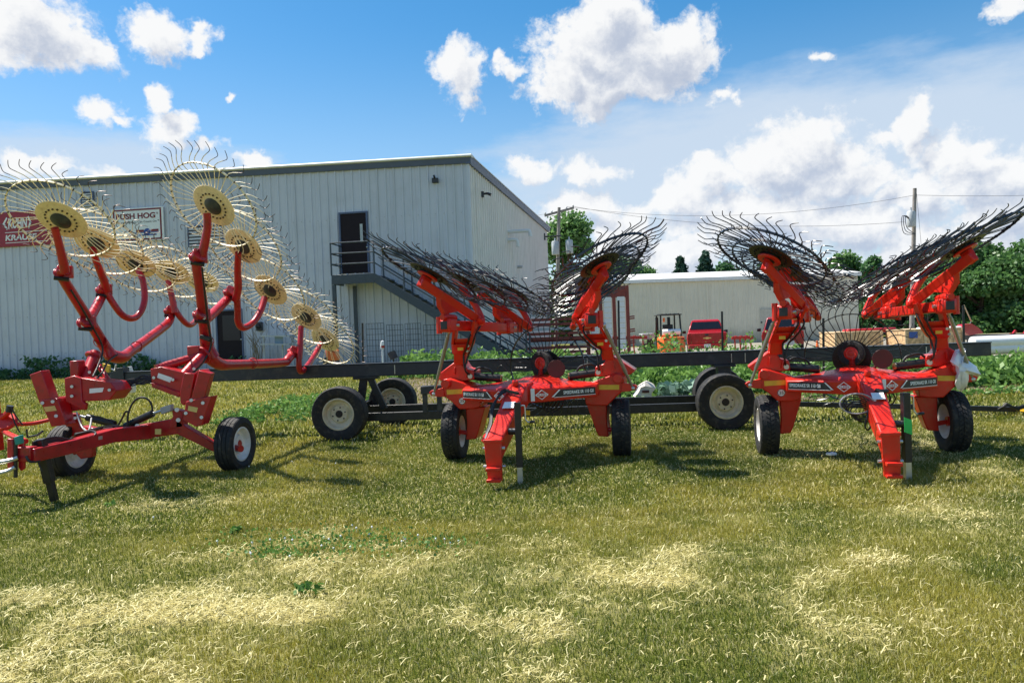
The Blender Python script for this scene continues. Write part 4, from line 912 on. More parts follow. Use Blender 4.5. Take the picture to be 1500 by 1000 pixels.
# right arm
T('pivot_tube', [(268, 552, 8.75), (300, 518, 9.15)], .070); flange((297, 520, 9.12), (300, 518, 9.15), .11); T('lift_tube', [(228, 540, 8.75), (276, 526, 9.0)], .052); T('lift_rod', [(274, 527, 9.0), (296, 516, 9.1)], .032)
MB().box(at(284, 516, 9.1), .14, .12, .16, .3).build('latch_block', OLD, ork, .012)
T('main_arm', [(312, 524, 9.3), (303, 505, 9.25), (300, 480, 9.15), (293, 420, 8.85), (289, 395, 8.75), (287, 380, 8.72)], [.085, .078, .068, .060, .058, .058], sub=3)
T('main_arm', [(300, 505, 9.3), (309, 524, 9.35), (322, 533, 9.5), (341, 534, 9.8), (412, 531, 11.3), (422, 526, 11.5), (431, 514, 11.8)], [.08, .085, .078, .066, .066, .066, .066], sub=4)
T('side_arm', [(297, 472, 9.1), (310, 461, 9.5), (333, 438, 10.1), (338, 430, 10.2)], .060, sub=2)
clamp(294, 461, 9.0, .10); clamp(289, 376, 8.6, .10); clamp(337, 428, 10.1, .095); clamp(429, 514, 11.7)
T('hub_stem', [(293, 385, 8.65), (298, 365, 8.62), (304, 335, 8.58), (303, 312, 8.54)], [.05, .052, .046, .042], sub=2)
T('hub_stem', [(345, 440, 10.05), (349, 420, 9.95), (348, 395, 9.85), (349, 370, 9.72)], [.052, .052, .046, .042], sub=2)
T('bent_tube', [(347, 430, 10.05), (348, 455, 10.1), (349, 472, 10.15), (356, 480, 10.25), (370, 473, 10.45), (381, 457, 10.6), (388, 436, 10.75)], .046, sub=4)
T('hub_stem', [(438, 525, 11.7), (440, 505, 11.75), (441, 478, 11.85)], [.052, .048, .042], sub=2)
T('bent_tube', [(438, 520, 11.7), (438, 537, 11.7), (442, 544, 11.8), (453, 532, 12.2), (463, 516, 12.6), (470, 503, 12.85)], .046, sub=4)
for pts in ([(104, 425, 8.5), (118, 448, 8.75), (135, 478, 9.0), (150, 508, 9.2), (146, 530, 9.1), (136, 552, 8.85)], [(296, 392, 8.62), (300, 430, 8.75), (305, 475, 9.0), (309, 506, 9.1), (296, 532, 9.0), (274, 553, 8.7)], [(140, 556, 8.8), (150, 545, 8.9), (158, 530, 9.2), (172, 519, 9.5)]): T('hose', pts, .012, HOSE, 7, 4)
for x, y, Y in ((128, 467, 8.95), (121, 477, 8.95), (289, 456, 8.95), (299, 466, 8.95), (131, 545, 8.85), (284, 540, 8.7), (253, 556, 8.62), (105, 566, 8.62), (105, 580, 8.62), (225, 553, 8.62), (160, 571, 8.62), (110, 612, 8.7)): MB().cyl(at(x, y, Y), at(x, y, Y+.06), .018, 8).build('bolt', ZINC, ork)
for x, y, Y in ((147, 500, 9.2), (304, 500, 9.1), (200, 508, 10.1), (370, 532, 10.2)): MB().lathe([(.070, .02), (.078, .015), (.078, -.015), (.070, -.02)], at(x, y, Y+.1), at(x+2, y+2, Y+.2)-at(x-2, y-2, Y), 16, True).build('weld_collar', OLD, ork)
prism('arm_patch', (303, 492), (301, 498), 9.1, .13, .10, m=BLACK)
NL, NR = V(.067, .639, .766), V(.345, .708, .616)
HL = [(87, 327, 8.2), (139, 360, 9.3), (197, 391, 10.4), (250, 403, 11.5), (295, 416, 12.6)]
HR = [(309, 305, 8.6), (353, 364, 9.7), (393, 428, 10.8), (446, 467, 11.9), (474, 500, 13.0)]
cnt = 0
for row, nn, ch in ((HL, NL, -1), (HR, NR, 1)):
    for j, h_ in enumerate(row):
        c_ = at(*h_); rake_wheel(ork, c_+nn*.05, nn, ch, TAN, CREAM, [CREAM, RUST], single=(j < (4 if ch > 0 else 3)), rp=.285, hub_m=NAVY, spin=.5*j, tr=.0043, s=.93)

# ================================================================== HEADER TRAILER
htr = thing('header_trailer', 'long charcoal header transport trailer with cream rims behind the red rakes', 'trailer', V(.3, 11.6, 0))
TA = V(.9976, -.0688, 0).normalized(); TN = V(TA.y, -TA.x, 0)
wl, wr = V(-2.62, 11.09, 0), V(3.05, 10.70, 0)
for k, c_ in enumerate((wl, wr, wl-TN*1.75+TA*.40, wr-TN*1.75+TA*.26)):
    tyre_wheel(htr, c_+V(0, 0, .405), TN if k < 2 else TN, .41, .26, .235, CRIM, BLACK, 1, .07, bolts=6)
b0, b1 = at(166, 554.5, 12.25), at(1447, 511, 11.35)
bmx = MB().bar(b0, b1, .20, .20).build('main_beam', NAVY, htr, .012); bdir = (b1-b0).normalized()
MB().bar(b0+V(0, 0, .105), b1+V(0, 0, .105), .23, .012).build('beam_cap', NAVY, bmx)
for fz in (.08, .34, .56, .72, .735, .93):
    p_ = b0.lerp(b1, fz); MB().bar(p_-V(0, .112, .07), p_+V(0, -.112, .07), .012, .012, (0, 1, 0)).build('paint_scratch', ZINC, bmx)
for q, dy in (((520, 1070), 0.), ((520, 1070), -1.5)):
    y0 = 11.35-dy*.9; c0 = wl-TN*(.28 if dy == 0 else 1.45); c1 = wr-TN*(.28 if dy == 0 else 1.45)
    MB().bar(c0+V(0, 0, .31)-TA*.3, c1+V(0, 0, .31)+TA*.3, .07, .13).build('frame_rail', BLACK, htr, .006)
for c_ in (wl, wr): MB().bar(c_+V(0, 0, .40), c_-TN*1.75+V(0, 0, .40), .09, .09).build('axle', BLACK, htr)
# left diagonal support and right upright
cl = wl-TN*.9
bl = lambda x: b0.lerp(b1, (x-b0.x)/(b1.x-b0.x))
pL_ = bl(-2.42)-V(0, 0, .10)
MB().bar(cl+V(.45, 0, .36), pL_+V(.10, 0, -.02), .10, .10, (0, 1, 0)).build('support_strut', BLACK, htr, .006)
MB().bar(cl+V(.05, 0, .36), pL_+V(-.0, 0, -.02), .12, .10, (0, 1, 0)).build('support_strut', BLACK, htr, .006)
MB().bar(pL_+V(-.16, 0, -.02), pL_+V(.24, 0, -.02), .22, .045).build('saddle', BLACK, htr, .006)
pr_ = bl(3.30)-V(0, 0, .10); MB().bar(V(3.30, pr_.y-.02, .33), pr_, .20, .16, (0, 1, 0)).build('support_post', NAVY, htr, .01); MB().bar(pr_+V(-.17, 0, -.02), pr_+V(.17, 0, -.02), .24, .04).build('saddle', NAVY, htr, .006)
# saddle bracket on the frame
c_ = wl-TN*.3+TA*1.35
MB().box(c_+V(0, 0, .70), .32, .2, .12).build('bracket_top', NAVY, htr, .006)
for k in (-.11, .11): MB().box(c_+V(k, 0, .50), .07, .12, .30).build('bracket_leg', NAVY, htr, .006)
# drawbar to the right
tb = MB().bar(wr-TN*.9+V(.2, 0, .30), at(1560, 601, 10.9), .08, .075).build('drawbar', BLACK, htr, .006); MB().bar(at(1498, 598.5, 10.8), at(1530, 598.5, 10.8), .11, .08).build('drawbar_tip', YEL, tb)
mb = MB()
for k in range(4): mb.tube([at(1462+2*k, 599, 10.8), at(1474, 594-k, 10.75), at(1490, 596+k, 10.75), at(1504, 593+k, 10.75), at(1520, 599, 10.8)], .014, 6, 4)
mb.build('hose', HOSE, htr)
PLT = lambda name, poly, Y, th, m, par, bev=.004: MB().plate([at(x, y, Y) for x, y in poly], V(0, 1, 0)*th).build(name, m, par, bev)
# left end fittings seen between the crimson gear housings
PLT('end_plate', [(165, 540), (180, 538), (182, 563), (166, 562)], 12.1, .2, NAVY, htr)
MB().tube([at(163, 540, 12.0), at(168, 543, 12.0), at(170, 534, 12.0)], .015, 6).build('hook', ZINC, htr)
PLT('yellow_label', [(150, 532), (160, 535), (160, 546), (150, 543)], 12.2, .05, YEL, htr)
# white marker with black letter A on the trailer end
mk = thing('marker_board', 'small white marker board standing behind the end of the trailer', 'sign', at(191, 560, 12.6))
PLT('board', [(184, 551), (187, 537), (192, 536.5), (197, 551)], 12.6, .03, WHITE, mk); PLT('arch', [(188.3, 550), (189, 543), (192, 543), (193, 550)], 12.59, .002, BLKPRINT, mk)
jug = thing('white_jug', 'white plastic jug hanging below the trailer end', 'jug', at(191, 572, 12.6))
MB().lathe([(.001, -.09), (.075, -.09), (.085, -.05), (.085, .04), (.04, .08), (.025, .085), (.025, .11), (.001, .11)], at(191, 567, 12.6), V(0, 0, 1), 16).build('jug_body', WHITE, jug); MB().tube([at(191, 560, 12.6), at(191, 556, 12.6)], .02, 8).build('jug_neck', WHITE, jug)

# ================================================================== implement cut by the left edge
ted = thing('red_implement', 'bright orange red implement frame cut off by the left edge of the yard', 'implement', at(-20, 690, 8.0))
MB().bar(at(-12, 575, 8.0), at(-4, 660, 8.0), .10, .10, (0, 1, 0)).build('upright', RED, ted, .01); MB().lathe([(.001, .03), (.11, .03), (.13, .0), (.001, -.02)], at(6, 618, 7.95), V(.2, -.7, .7), 20).build('crank_disc', RED, ted)
MB().tube([at(14, 619, 7.95), at(26, 621, 8.0), at(48, 620, 8.1), at(71, 615, 8.2)], .022, 10, 3).build('link_rod', RED, ted); MB().tube([at(4, 630, 7.9), at(14, 636, 7.8), at(38, 646, 7.4)], .026, 10, 3).build('link_rod', RED, ted)
MB().tube([at(2, 612, 7.95), at(9, 607, 7.95), at(14, 601, 7.95)], .03, 10).build('lever', RED, ted); MB().tube([at(13, 603, 7.95), at(15, 594, 7.95)], .035, 10).build('knob', BLACK, ted)
for q in ([(16, 596, 7.9), (24, 610, 7.9), (33, 622, 7.9)], [(16, 603, 7.9), (22, 620, 7.9), (29, 633, 7.9)]): MB().tube([at(*p) for p in q], .007, 6, 3).build('wire', HOSE, ted)
MB().tube([at(-12, 640, 8.0), at(-30, 730, 8.0)], .05, 10).build('leg', RED, ted)

# ================================================================== GARDEN, PLANTS
def veg(name, label, n, x0, x1, y0, y1, hgt, size, m, rows=None, clump=.35, thr=.35):
    X = x0+(x1-x0)*rng.random(n); Y = y0+(y1-y0)*rng.random(n)
    if rows:
        Y = y0+np.floor((Y-y0)/rows)*rows+rows*.5+rng.normal(0, rows*.17, n)
    k = fbm(X/clump+3, Y/clump+5, 3); kp = k > thr; X, Y, k = X[kp], Y[kp], k[kp]
    z = gz(X, Y)+.03+rng.random(len(X))*hgt*(.4+1.0*sstep(k, thr, .75))
    v, f = leaf_mesh(np.stack([X, Y, z], 1), np.full(len(X), size), .25)
    return struct(fill(name, v, f, m, {'tint': np.repeat(np.clip(rng.random(len(X))*.7+(z-z.min())/hgt*.3, 0, 1), 4)}), 'stuff')
veg('garden_plants', '', 48000, -1.5, 16, 15.2, 21, .40, .085, CROP, rows=1.15, thr=.36)
veg('garden_plants', '', 9000, -3.4, 3, 20, 24, .50, .10, CROP, thr=.44)
veg('tall_weeds', '', 11000, 3.2, 10.5, 21, 27, .60, .07, CROP, thr=.45)
veg('weeds', '', 6000, -5.6, -2.6, 13.6, 17.5, .16, .045, CROP, thr=.48)
veg('tall_weeds', '', 4500, 3.6, 8.4, 22.5, 26, .95, .075, CROP, thr=.54, clump=.5)
veg('weeds', '', 6000, -2, 16, 13.6, 14.6, .12, .05, CROP, thr=.5)
# flower border at the foot of the facade
cents = []
for k in range(60):
    s_ = 8.2+k*.20+random.uniform(-.1, .1)
    if 9.2 < s_ < 10.6: continue
    b_ = KOR+FD*s_+FN*random.uniform(.2, .6); h_ = random.uniform(.25, .75)*(1.15 if 12 < s_ < 17 else .8); nl_ = int(70*h_+20)
    t_ = rng.random(nl_); cents.append(np.stack([b_.x+rng.normal(0, .12, nl_), b_.y+rng.normal(0, .1, nl_), gz(np.full(nl_, b_.x), np.full(nl_, b_.y))+.03+t_*h_], 1))
cents = np.concatenate(cents); v, f = leaf_mesh(cents, np.full(len(cents), .09), .6)
struct(fill('border_plants', v, f, LEAF2, {'tint': np.repeat(rng.random(len(cents)), 4)}), 'stuff')
for px_, py_, sc_ in ((950, 571, .22), (1003, 566, .16), (985, 575, .13), (1025, 560, .14)):
    pass
def leafy_plant(name, label, cat, base, h, rad, n, size, m, group=None, sub=True):
    t = thing(name, label, cat, base, group); th = rng.random(n)*2*np.pi; rr = rad*rng.random(n)**.6; z = h*(.15+.85*rng.random(n))
    cpts = np.stack([np.cos(th)*rr, np.sin(th)*rr, z], 1); v, f = leaf_mesh(cpts, np.full(n, size), .4, 1.3)
    fill('foliage', v, f, m, {'tint': np.repeat(rng.random(n), 4)}, t); return t
for lab, px_, py_, Y_ in (('pale blue green cabbage plant at the edge of the garden soil, left one', 985, 577, 14.9), ('pale blue green cabbage plant in the garden, right one beside the trailer wheel', 1022, 572, 14.9)):
    p_ = at(px_, py_, Y_); p_.z = gzf(p_.x, p_.y); leafy_plant('cabbage_plant', lab, 'plant', p_, .36, .26, 90, .15, CABB, 'cabbage plants')
# litter bag in the garden
p_ = at(944, 574, 14.6); bg_ = thing('paper_sack', 'crumpled white and brown paper sack on the garden soil', 'sack', p_)
MB().loft([[p_+V(x*k+.05*math.sin(i*3+z*9)+.25*z, y*k, z+.03*math.sin(i*2)) for i, (x, y) in enumerate(((-.15, -.09), (.0, -.13), (.16, -.09), (.14, .09), (-.15, .09)))] for z, k in ((-.10, 1.), (.02, .9), (.10, 1.02), (.17, .6), (.20, .3))]).build('sack_body', mat('paper sack', (.62, .56, .49), .7, var=.2), bg_, .02)
MB().box(p_+V(.0, -.13, .02), .14, .01, .05, .0).build('sack_print', DISC, bg_)
# fence stakes in the garden
for i, (x, y0, y1, Y_) in enumerate(((531, 473, 545, 15.5), (906, 440, 520, 14.8), (1057.5, 456, 520, 14.6), (1206, 466, 560, 14.2), (1411, 447, 510, 14.5))):
    t_, b_ = at(x, y0, Y_), at(x, y1, Y_); b_.z = gzf(b_.x, b_.y)-.05; lab = ('dark steel garden stake in front of the wire panels by the hall', 'dark steel garden stake left of the forklift', 'dark steel garden stake in front of the red pickup', 'dark steel garden stake beside the upright tine wheel of the right rake', 'dark steel garden stake beside the right wooden crate')[i]
    o = MB().bar(b_, t_, .035, .03, (0, 1, 0)).build('garden_stake', BLACK); tag(o, lab, 'stake', 'garden stakes')
# wire trellis panels leaning on the wall
for i, (x0, x1) in enumerate(((536, 562), (566, 590), (593, 616), (620, 652))):
    a_, b_ = onwall(x0, 474+2*(i % 2), .45), onwall(x1, 474, .45); zt = a_.z; z0 = .25; mb = MB()
    for k in range(7): p_ = a_.lerp(b_, k/6); mb.tube([V(p_.x, p_.y, z0), V(p_.x, p_.y, zt)], .007, 4)
    for k in range(10): z = z0+(zt-z0)*k/9; mb.tube([V(a_.x, a_.y-.01, z), V(b_.x, b_.y-.01, z)], .007, 4)
    o = mb.build('wire_panel', WIREM); tag(o, ('rusty wire trellis panel by the hall wall, leftmost under the landing', 'second wire trellis panel from the left by the hall wall', 'third wire trellis panel from the left by the hall wall', 'rightmost wire trellis panel by the hall wall beside the stair')[i], 'trellis', 'wire trellis panels')
# small things at the foot of the wall
mk = thing('marker_stake', 'thin white stake with a red and white top in the garden by the hall', 'stake', at(560, 530, 17)); MB().cyl(at(561, 535, 17), at(560, 508, 17), .02, 8).build('stake', WHITE, mk); MB().lathe([(.001, -.10), (.035, -.09), (.045, 0), (.035, .09), (.001, .10)], at(560, 505, 17), V(.1, 0, 1), 12).build('stake_top', WHITE, mk); MB().lathe([(.037, -.03), (.047, -.02), (.047, .02), (.037, .03)], at(560.5, 507.5, 17), V(.1, 0, 1), 12).build('red_band', TAIL, mk)
sp_ = thing('solar_panel', 'small dark tilted solar panel on a stake by the hall wall', 'solar panel', at(575, 528, 18)); MB().plate([at(567, 517, 18), at(578, 512.5, 18.2), at(583, 522, 18.2), at(572, 526, 18)], V(0, .03, -.02)).build('panel', GLASS, sp_, .004); MB().cyl(at(576, 520, 18.15), at(577, 535, 18.15), .02, 8).build('stake', BLACK, sp_)
ut = thing('meter_box', 'grey electric meter box on the hall wall right of the lower door', 'meter', onwall(380, 478, .05)); p_ = onwall(380, 478, .08); MB().box(p_, .22, .14, .32).build('box', FIXT, ut, .02); MB().lathe([(.001, .10), (.08, .09), (.09, 0)], p_+FN*.07, FN, 16).build('dial', GLASS, ut)
wb = thing('work_bench', 'grey metal bench with a blue panel by the hall wall', 'bench', onwall(405, 528, .8))
p0 = onwall(386, 492, .9); p1 = onwall(428, 492, .9); MB().bar(p0, p1, .5, .05).build('bench_top', GREYM, wb); p0b = onwall(386, 504, .9); p1b = onwall(428, 504, .9); MB().bar(p0b, p1b, .5, .04).build('shelf', GREYM, wb)
for q in (p0, p1, p0.lerp(p1, .65)): MB().bar(V(q.x, q.y, .3), V(q.x, q.y, q.z), .05, .05, (0, 1, 0)).build('leg', GREYM, wb)
slab(MB(), onwall(403, 503, .95), -FD*.3, V(0, 0, .28), FN, .02).build('blue_panel', BLUE if False else mat('pale blue panel', (.22, .32, .42), .5), wb)
oc = thing('orange_tool', 'small orange machine in the garden behind the cream tine wheels', 'machine', at(482, 535, 17)); MB().plate([at(476, 512, 17), at(484, 507, 17), at(491, 514, 17), at(493, 528, 17), at(478, 529, 17)], V(0, .4, 0)).build('housing', ORANGE, oc, .03); MB().tube([at(484, 508, 17), at(489, 500, 17.1), at(494, 503, 17.1)], .025, 8).build('handle', ORANGE, oc); MB().cyl(at(481, 530, 17), at(481, 530, 17.3), .12, 16).build('wheel', BLACK, oc)
mb = MB()
for k in range(26):
    b_ = onwall(376+random.uniform(-6, 6), 534, .7); mb.tube([b_, b_+V(random.uniform(-.15, .15), 0, .6), b_+V(random.uniform(-.5, .5), random.uniform(-.1, .1), random.uniform(.9, 1.5))], [.01, .007, .003], 4, 2)
tag(mb.build('dry_shrub', TWIG), 'bare dry stalks beside the lower hall door', 'shrub')

# ================================================================== RIGHT BACKGROUND
shed = thing('storage_shed', 'long low beige metal shed with a pale roof edge behind the trucks', 'building', V(18, 62, 0))
SY0, SY1 = 62.0, 57.0
sA, sB = at(840, 498, SY0), at(1259, 498, SY1); sA.z = sB.z = -.3; sd_ = (sB-sA).normalized(); sn = V(sd_.y, -sd_.x, 0); SL = (sB-sA).length
ztA, ztB = at(840, 418, SY0).z, at(1259, 404, SY1).z
def shp(s_, off, f): 
    p = sA+sd_*s_+sn*off; zt = ztA+(ztB-ztA)*s_/SL; return V(p.x, p.y, -.3+(zt+.3)*f)
npn = int(SL/1.0)
for k in range(npn):
    mb = MB(); pr = []; w0, w1 = k*SL/npn, (k+1)*SL/npn
    for j in range(3):
        c = w0+(w1-w0)*(j+.5)/3; pr += [(c-.07, 0), (c-.03, .035), (c+.03, .035), (c+.07, 0)]
    pr = [(w0, 0)]+pr+[(w1, 0)]
    mb.loft([[shp(a_, b_, 0) for a_, b_ in pr], [shp(a_, b_, 1) for a_, b_ in pr]], closed=False); mb.build('wall_panel', SHEDM, shed, ang=20)
mb = MB(); mb.loft([[shp(0, -.1, 0), shp(SL, -.1, 0), shp(SL, -14, 0), shp(0, -14, 0)], [shp(0, -.1, 1), shp(SL, -.1, 1), shp(SL, -14, 1.25), shp(0, -14, 1.25)]]); mb.build('wall_core', SHEDM, shed)
mb = MB(); mb.loft([[shp(-.2, .25, 1), shp(SL+.25, .25, 1), shp(SL+.25, -14, 1.26), shp(-.2, -14, 1.26)], [shp(-.2, .25, 1)+V(0, 0, .28), shp(SL+.25, .25, 1)+V(0, 0, .28), shp(SL+.25, -14, 1.26)+V(0, 0, .3), shp(-.2, -14, 1.26)+V(0, 0, .3)]]); mb.build('roof', FLASH, shed)
def shw(px, py, off=0.):
    d = ray(px, py); P0 = sA+sn*off; t = (P0-EYE).dot(sn)/d.dot(sn); return EYE+d*t
mb = MB(); a_, b_ = shw(1113, 452, .05), shw(1135, 452, .05); h_ = a_.z+.2; dd = mb.plate([a_-V(0, 0, h_), b_-V(0, 0, h_), b_, a_], sn*.05).build('door', mat('beige door', (.46, .44, .37), .5), shed); MB().ball(shw(1115.5, 472, .12), .07).build('handle', BLACK, dd)
mb = MB(); a_ = shw(1035.5, 415, .05); mb.bar(V(a_.x, a_.y, -.2), a_, .12, .12, (0, 1, 0)); mb.build('downpipe', SHEDM, shed)
# forklift (rear three quarter)
def gp(px, Y): p = at(px, 500, Y); p.z = gzf(p.x, p.y); return p
FY = 36.0; fk = thing('forklift', 'orange forklift with black overhead guard and gas bottle beside the red pickup', 'forklift', gp(981, FY))
FB = gp(981, FY)
def fbx(name, m, x, y, z, sx, sy, sz, bev=.03, par=None): return MB().box(FB+V(x, y, z), sx, sy, sz, -.1).build(name, m, par or fk, bev)
mb = MB(); mb.loft([[FB+V(x*k, y, z) for x, y in ((-.58, -.75), (-.45, -.95), (.45, -.95), (.58, -.75), (.58, .2), (-.58, .2))] for z, k in ((.22, .96), (.5, 1.), (.95, 1.), (1.08, .93))]); cw_ = mb.build('counterweight', ORANGE, fk, .04)
fbx('vent_grille', BLACK, 0, -.95, .62, .5, .03, .12, .01, cw_)
for q in (-.42, .42): fbx('tail_lamp', TAIL, q, -.94, .98, .14, .04, .08, .01, cw_)
fbx('black_skirt', BLACK, 0, -.3, .16, 1.1, 1.2, .14, .02)
fbx('rear_panel', GREYBOX, 0, -.955, .82, .36, .02, .14, .01, cw_)
MB().tube([FB+V(-.3, .15, 1.35), FB+V(-.1, .45, 1.62), FB+V(.1, .45, 1.62)], .025, 8, 3).build('steering_column', BLACK, fk)
fbx('hood', ORANGE, 0, .2, 1.08, .9, .8, .22); MB().cyl(FB+V(-.42, -.45, 1.30), FB+V(.42, -.52, 1.30), .15, 16).build('gas_bottle', WHITE, fk, .02); fbx('bottle_cradle', BLACK, 0, -.45, 1.14, .5, .25, .06)
for x, y in ((-.5, -.35), (.5, -.35), (-.48, 1.0), (.48, 1.0)): MB().bar(FB+V(x, y, .9), FB+V(x*.92, y*.8, 2.12), .07, .07, (0, 1, 0)).build('guard_post', BLACK, fk)
MB().box(FB+V(0, .25, 2.14), 1.05, 1.45, .05).build('guard_roof', BLACK, fk, .01)
for k in range(5): MB().box(FB+V(-.4+.2*k, .25, 2.18), .04, 1.3, .04).build('guard_slat', BLACK, fk)
for x in (-.3, .3): MB().bar(FB+V(x, 1.5, .1), FB+V(x, 1.5, 2.05), .14, .12, (0, 1, 0)).build('mast_rail', BLACK, fk)
fbx('seat', BLACK, 0, .35, 1.4, .5, .15, .55)
MB().cyl(FB+V(-.35, -.5, 2.0), FB+V(-.35, -.5, 1.8), .05, 8).build('beacon', ORANGE, fk)
for x, y, r_ in ((-.46, -.55, .24), (.46, -.55, .24), (-.5, .9, .30), (.5, .9, .30)): tyre_wheel(fk, FB+V(x, y, r_), V(1 if x > 0 else -1, 0, 0), r_, .2, r_*.55, GREYM, BLACK, 0, .03)
# grey machine box
gm = thing('grey_machine', 'grey boxy machine with dark hopper left of the forklift', 'machine', gp(948, 37)); GB = gp(948, 37)
mb = MB(); mb.loft([[GB+V(-.25, -.4, z), GB+V(.28, -.4, z), GB+V(.28, .4, z), GB+V(-.25, .4, z)] for z in (.15, .75)]); mb.build('base', BLACK, gm, .02); mb = MB(); mb.loft([[GB+V(-.32*k, -.45, z), GB+V(.3*k, -.45, z), GB+V(.3*k, .45, z), GB+V(-.32*k, .45, z)] for z, k in ((.75, .8), (.9, 1.), (1.25, 1.))]); mb.build('hopper', GREYBOX, gm, .02); MB().box(GB+V(.05, -.47, .85), .3, .02, .22).build('panel', BLACK, gm)
# pickups
def pickup(base, body_m, label, yaw=0., suv=False):
    """rear view of a pickup (or wagon): x right, y away"""
    t = thing('pickup_truck' if not suv else 'parked_wagon', label, 'pickup' if not suv else 'car', base); c_, s_ = math.cos(yaw), math.sin(yaw)
    def q(x, y, z): return base+V(x*c_-y*s_, x*s_+y*c_, z)
    def loft(name, secs, m, bev=.03, par=None): return MB().loft([[q(*p) for p in s] for s in secs]).build(name, m, par or t, bev, 30)
    def ring(y, w0, w1, z0, z1, zm): return [(-w0, y, z0), (w0, y, z0), (w1, y, zm), (w1*.95, y, z1), (-w1*.95, y, z1), (-w1, y, zm)]
    top = 1.22 if not suv else 1.12
    bd = loft('body', [ring(0, .92, .97, .58, top, .95), ring(.06, .96, 1.0, .5, top+.01, .95), ring(2.0, .96, 1.0, .45, top, .95), ring(4.6, .96, 1.0, .45, 1.15, .95), ring(5.4, .85, .9, .5, 1.02, .9)], body_m)
    cy0, cy1 = (1.75, 4.1) if not suv else (.12, 3.6)
    cab = loft('cab', [[(-.92, cy0, top-.02), (.92, cy0, top-.02), (.92, cy1+.5, 1.14), (-.92, cy1+.5, 1.14)], [(-.90, cy0+.06, top+.1), (.90, cy0+.06, top+.1), (.9, cy1+.2, 1.3), (-.9, cy1+.2, 1.3)], [(-.72, cy0+.38, 1.84), (.72, cy0+.38, 1.84), (.72, cy1-.7, 1.84), (-.72, cy1-.7, 1.84)], [(-.62, cy0+.5, 1.89), (.62, cy0+.5, 1.89), (.62, cy1-.8, 1.89), (-.62, cy1-.8, 1.89)]], body_m, .03)
    yy = lambda z: cy0+.06+(z-top-.1)/(1.84-top-.1)*.32
    xw = lambda z: .90-(z-top-.1)/(1.84-top-.1)*.18
    z0, z1 = top+.16, 1.77
    MB().plate([q(-xw(z0)+.07, yy(z0)-.012, z0), q(xw(z0)-.07, yy(z0)-.012, z0), q(xw(z1)-.06, yy(z1)-.012, z1), q(-xw(z1)+.06, yy(z1)-.012, z1)], V(s_*.005, -.01, .003)).build('rear_window', GLASS, cab)
    for s2 in (-1, 1):
        y0 = cy0+.5
        MB().plate([q(s2*(xw(z0)+.012), y0, z0), q(s2*(xw(z0)+.012), cy1-.1, z0), q(s2*(xw(z1)+.012), cy1-.65, z1), q(s2*(xw(z1)+.012), y0+.1, z1)], V(s2*.008, 0, 0)).build('side_window', GLASS, cab)
        MB().plate([q(s2*.80, -.015, .82), q(s2*.965, -.015, .82), q(s2*.965, -.015, 1.16), q(s2*.82, -.015, 1.16)], V(0, -.02, 0)).build('tail_lamp', TAIL, t, .01)
        MB().box(q(s2*1.14, cy1+.1, 1.22), .20, .12, .16).build('mirror', BLACK, t, .02)
        for y in (1.15, 4.5): tyre_wheel(t, q(s2*.86, y, .39), V(s2*c_, s2*s_, 0), .39, .26, .22, CHROME, BLACK, 1, .04)
    if not suv:
        tg = MB().plate([q(-.76, -.012, .70), q(.76, -.012, .70), q(.76, -.012, 1.19), q(-.76, -.012, 1.19)], V(0, -.025, 0)).build('tailgate', body_m, t, .012)
        MB().box(q(0, -.045, 1.10), .22, .02, .10).build('handle', BLACK, tg, .01)
        MB().plate([q(x, -.04, z) for x, z in ((-.20, .915), (-.075, .915), (-.06, .885), (.06, .885), (.075, .915), (.20, .915), (.185, .965), (.07, .965), (.06, .99), (-.06, .99), (-.07, .965), (-.185, .965))], V(0, -.012, 0)).build('bowtie_badge', GOLD, tg)
        bp = MB().box(q(0, -.14, .52), 1.9, .22, .20).build('bumper', body_m, t, .03); MB().box(q(0, -.255, .55), .34, .02, .17).build('number_plate', WHITE, bp); MB().box(q(0, -.26, .43), .12, .08, .08).build('tow_hitch', BLACK, bp)
        for s2 in (-1, 1): MB().box(q(s2*.30, -.255, .53), .16, .02, .13).build('step_pad', BLACK, bp)
    else:
        bp = MB().box(q(0, -.08, .58), 1.84, .2, .24).build('bumper', CHROME if False else GREYM, t, .05); MB().box(q(0, -.02, .95), .42, .02, .15).build('number_plate', WHITE, t)
    return t
pickup(gp(1036, 37.5)+V(0, 0, -.02), TRUCK, 'bright red pickup truck parked with its tailgate towards the yard', -.23)
pickup(gp(1147, 36.5)+V(0, 0, -.02), TRUCK2, 'dark red wagon parked right of the red pickup, behind the right rake', -.33, True)
# red oxide rack with white sheets
rk = thing('steel_rack', 'red oxide steel storage rack holding white corrugated sheets beside the stair', 'rack', gp(880, 32)); RB = gp(880, 32); rx0 = at(862, 500, 32).x-RB.x; rx1 = at(921, 500, 32).x-RB.x; rzt = at(900, 421, 32).z
for k in range(4): x = rx0+(rx1-rx0)*k/3; MB().bar(RB+V(x, 0, 0), RB+V(x, 0, rzt), .14, .14, (0, 1, 0)).build('upright', RACK, rk, .01)
MB().bar(RB+V(rx0, 0, rzt-.25), RB+V(rx1, 0, rzt-.25), .10, .5).build('top_beam', RACK, rk, .01)
for z in (.3, 1.0): MB().bar(RB+V(rx0-2.5, .1, z), RB+V(rx1, .1, z), .1, .12).build('beam', RACK, rk, .01)
for k in range(3):
    x = rx0+(rx1-rx0)*(k+.5)/3
    mb = MB()
    for j in range(10): mb.box(RB+V(x, -.02, .5+(rzt-.95)*(j+.5)/10), (rx1-rx0)/3*.55, .10, (rzt-.95)/10*.86)
    mb.build('white_sheet', WHITE, rk)
for z in (.75, 1.25, 1.8):
    for dz in (0, .09): MB().cyl(RB+V(rx1, -.05, z+dz), RB+V(rx1+.28, -.05, z+dz+.03), .03, 8).build('rack_arm', RACK, rk)
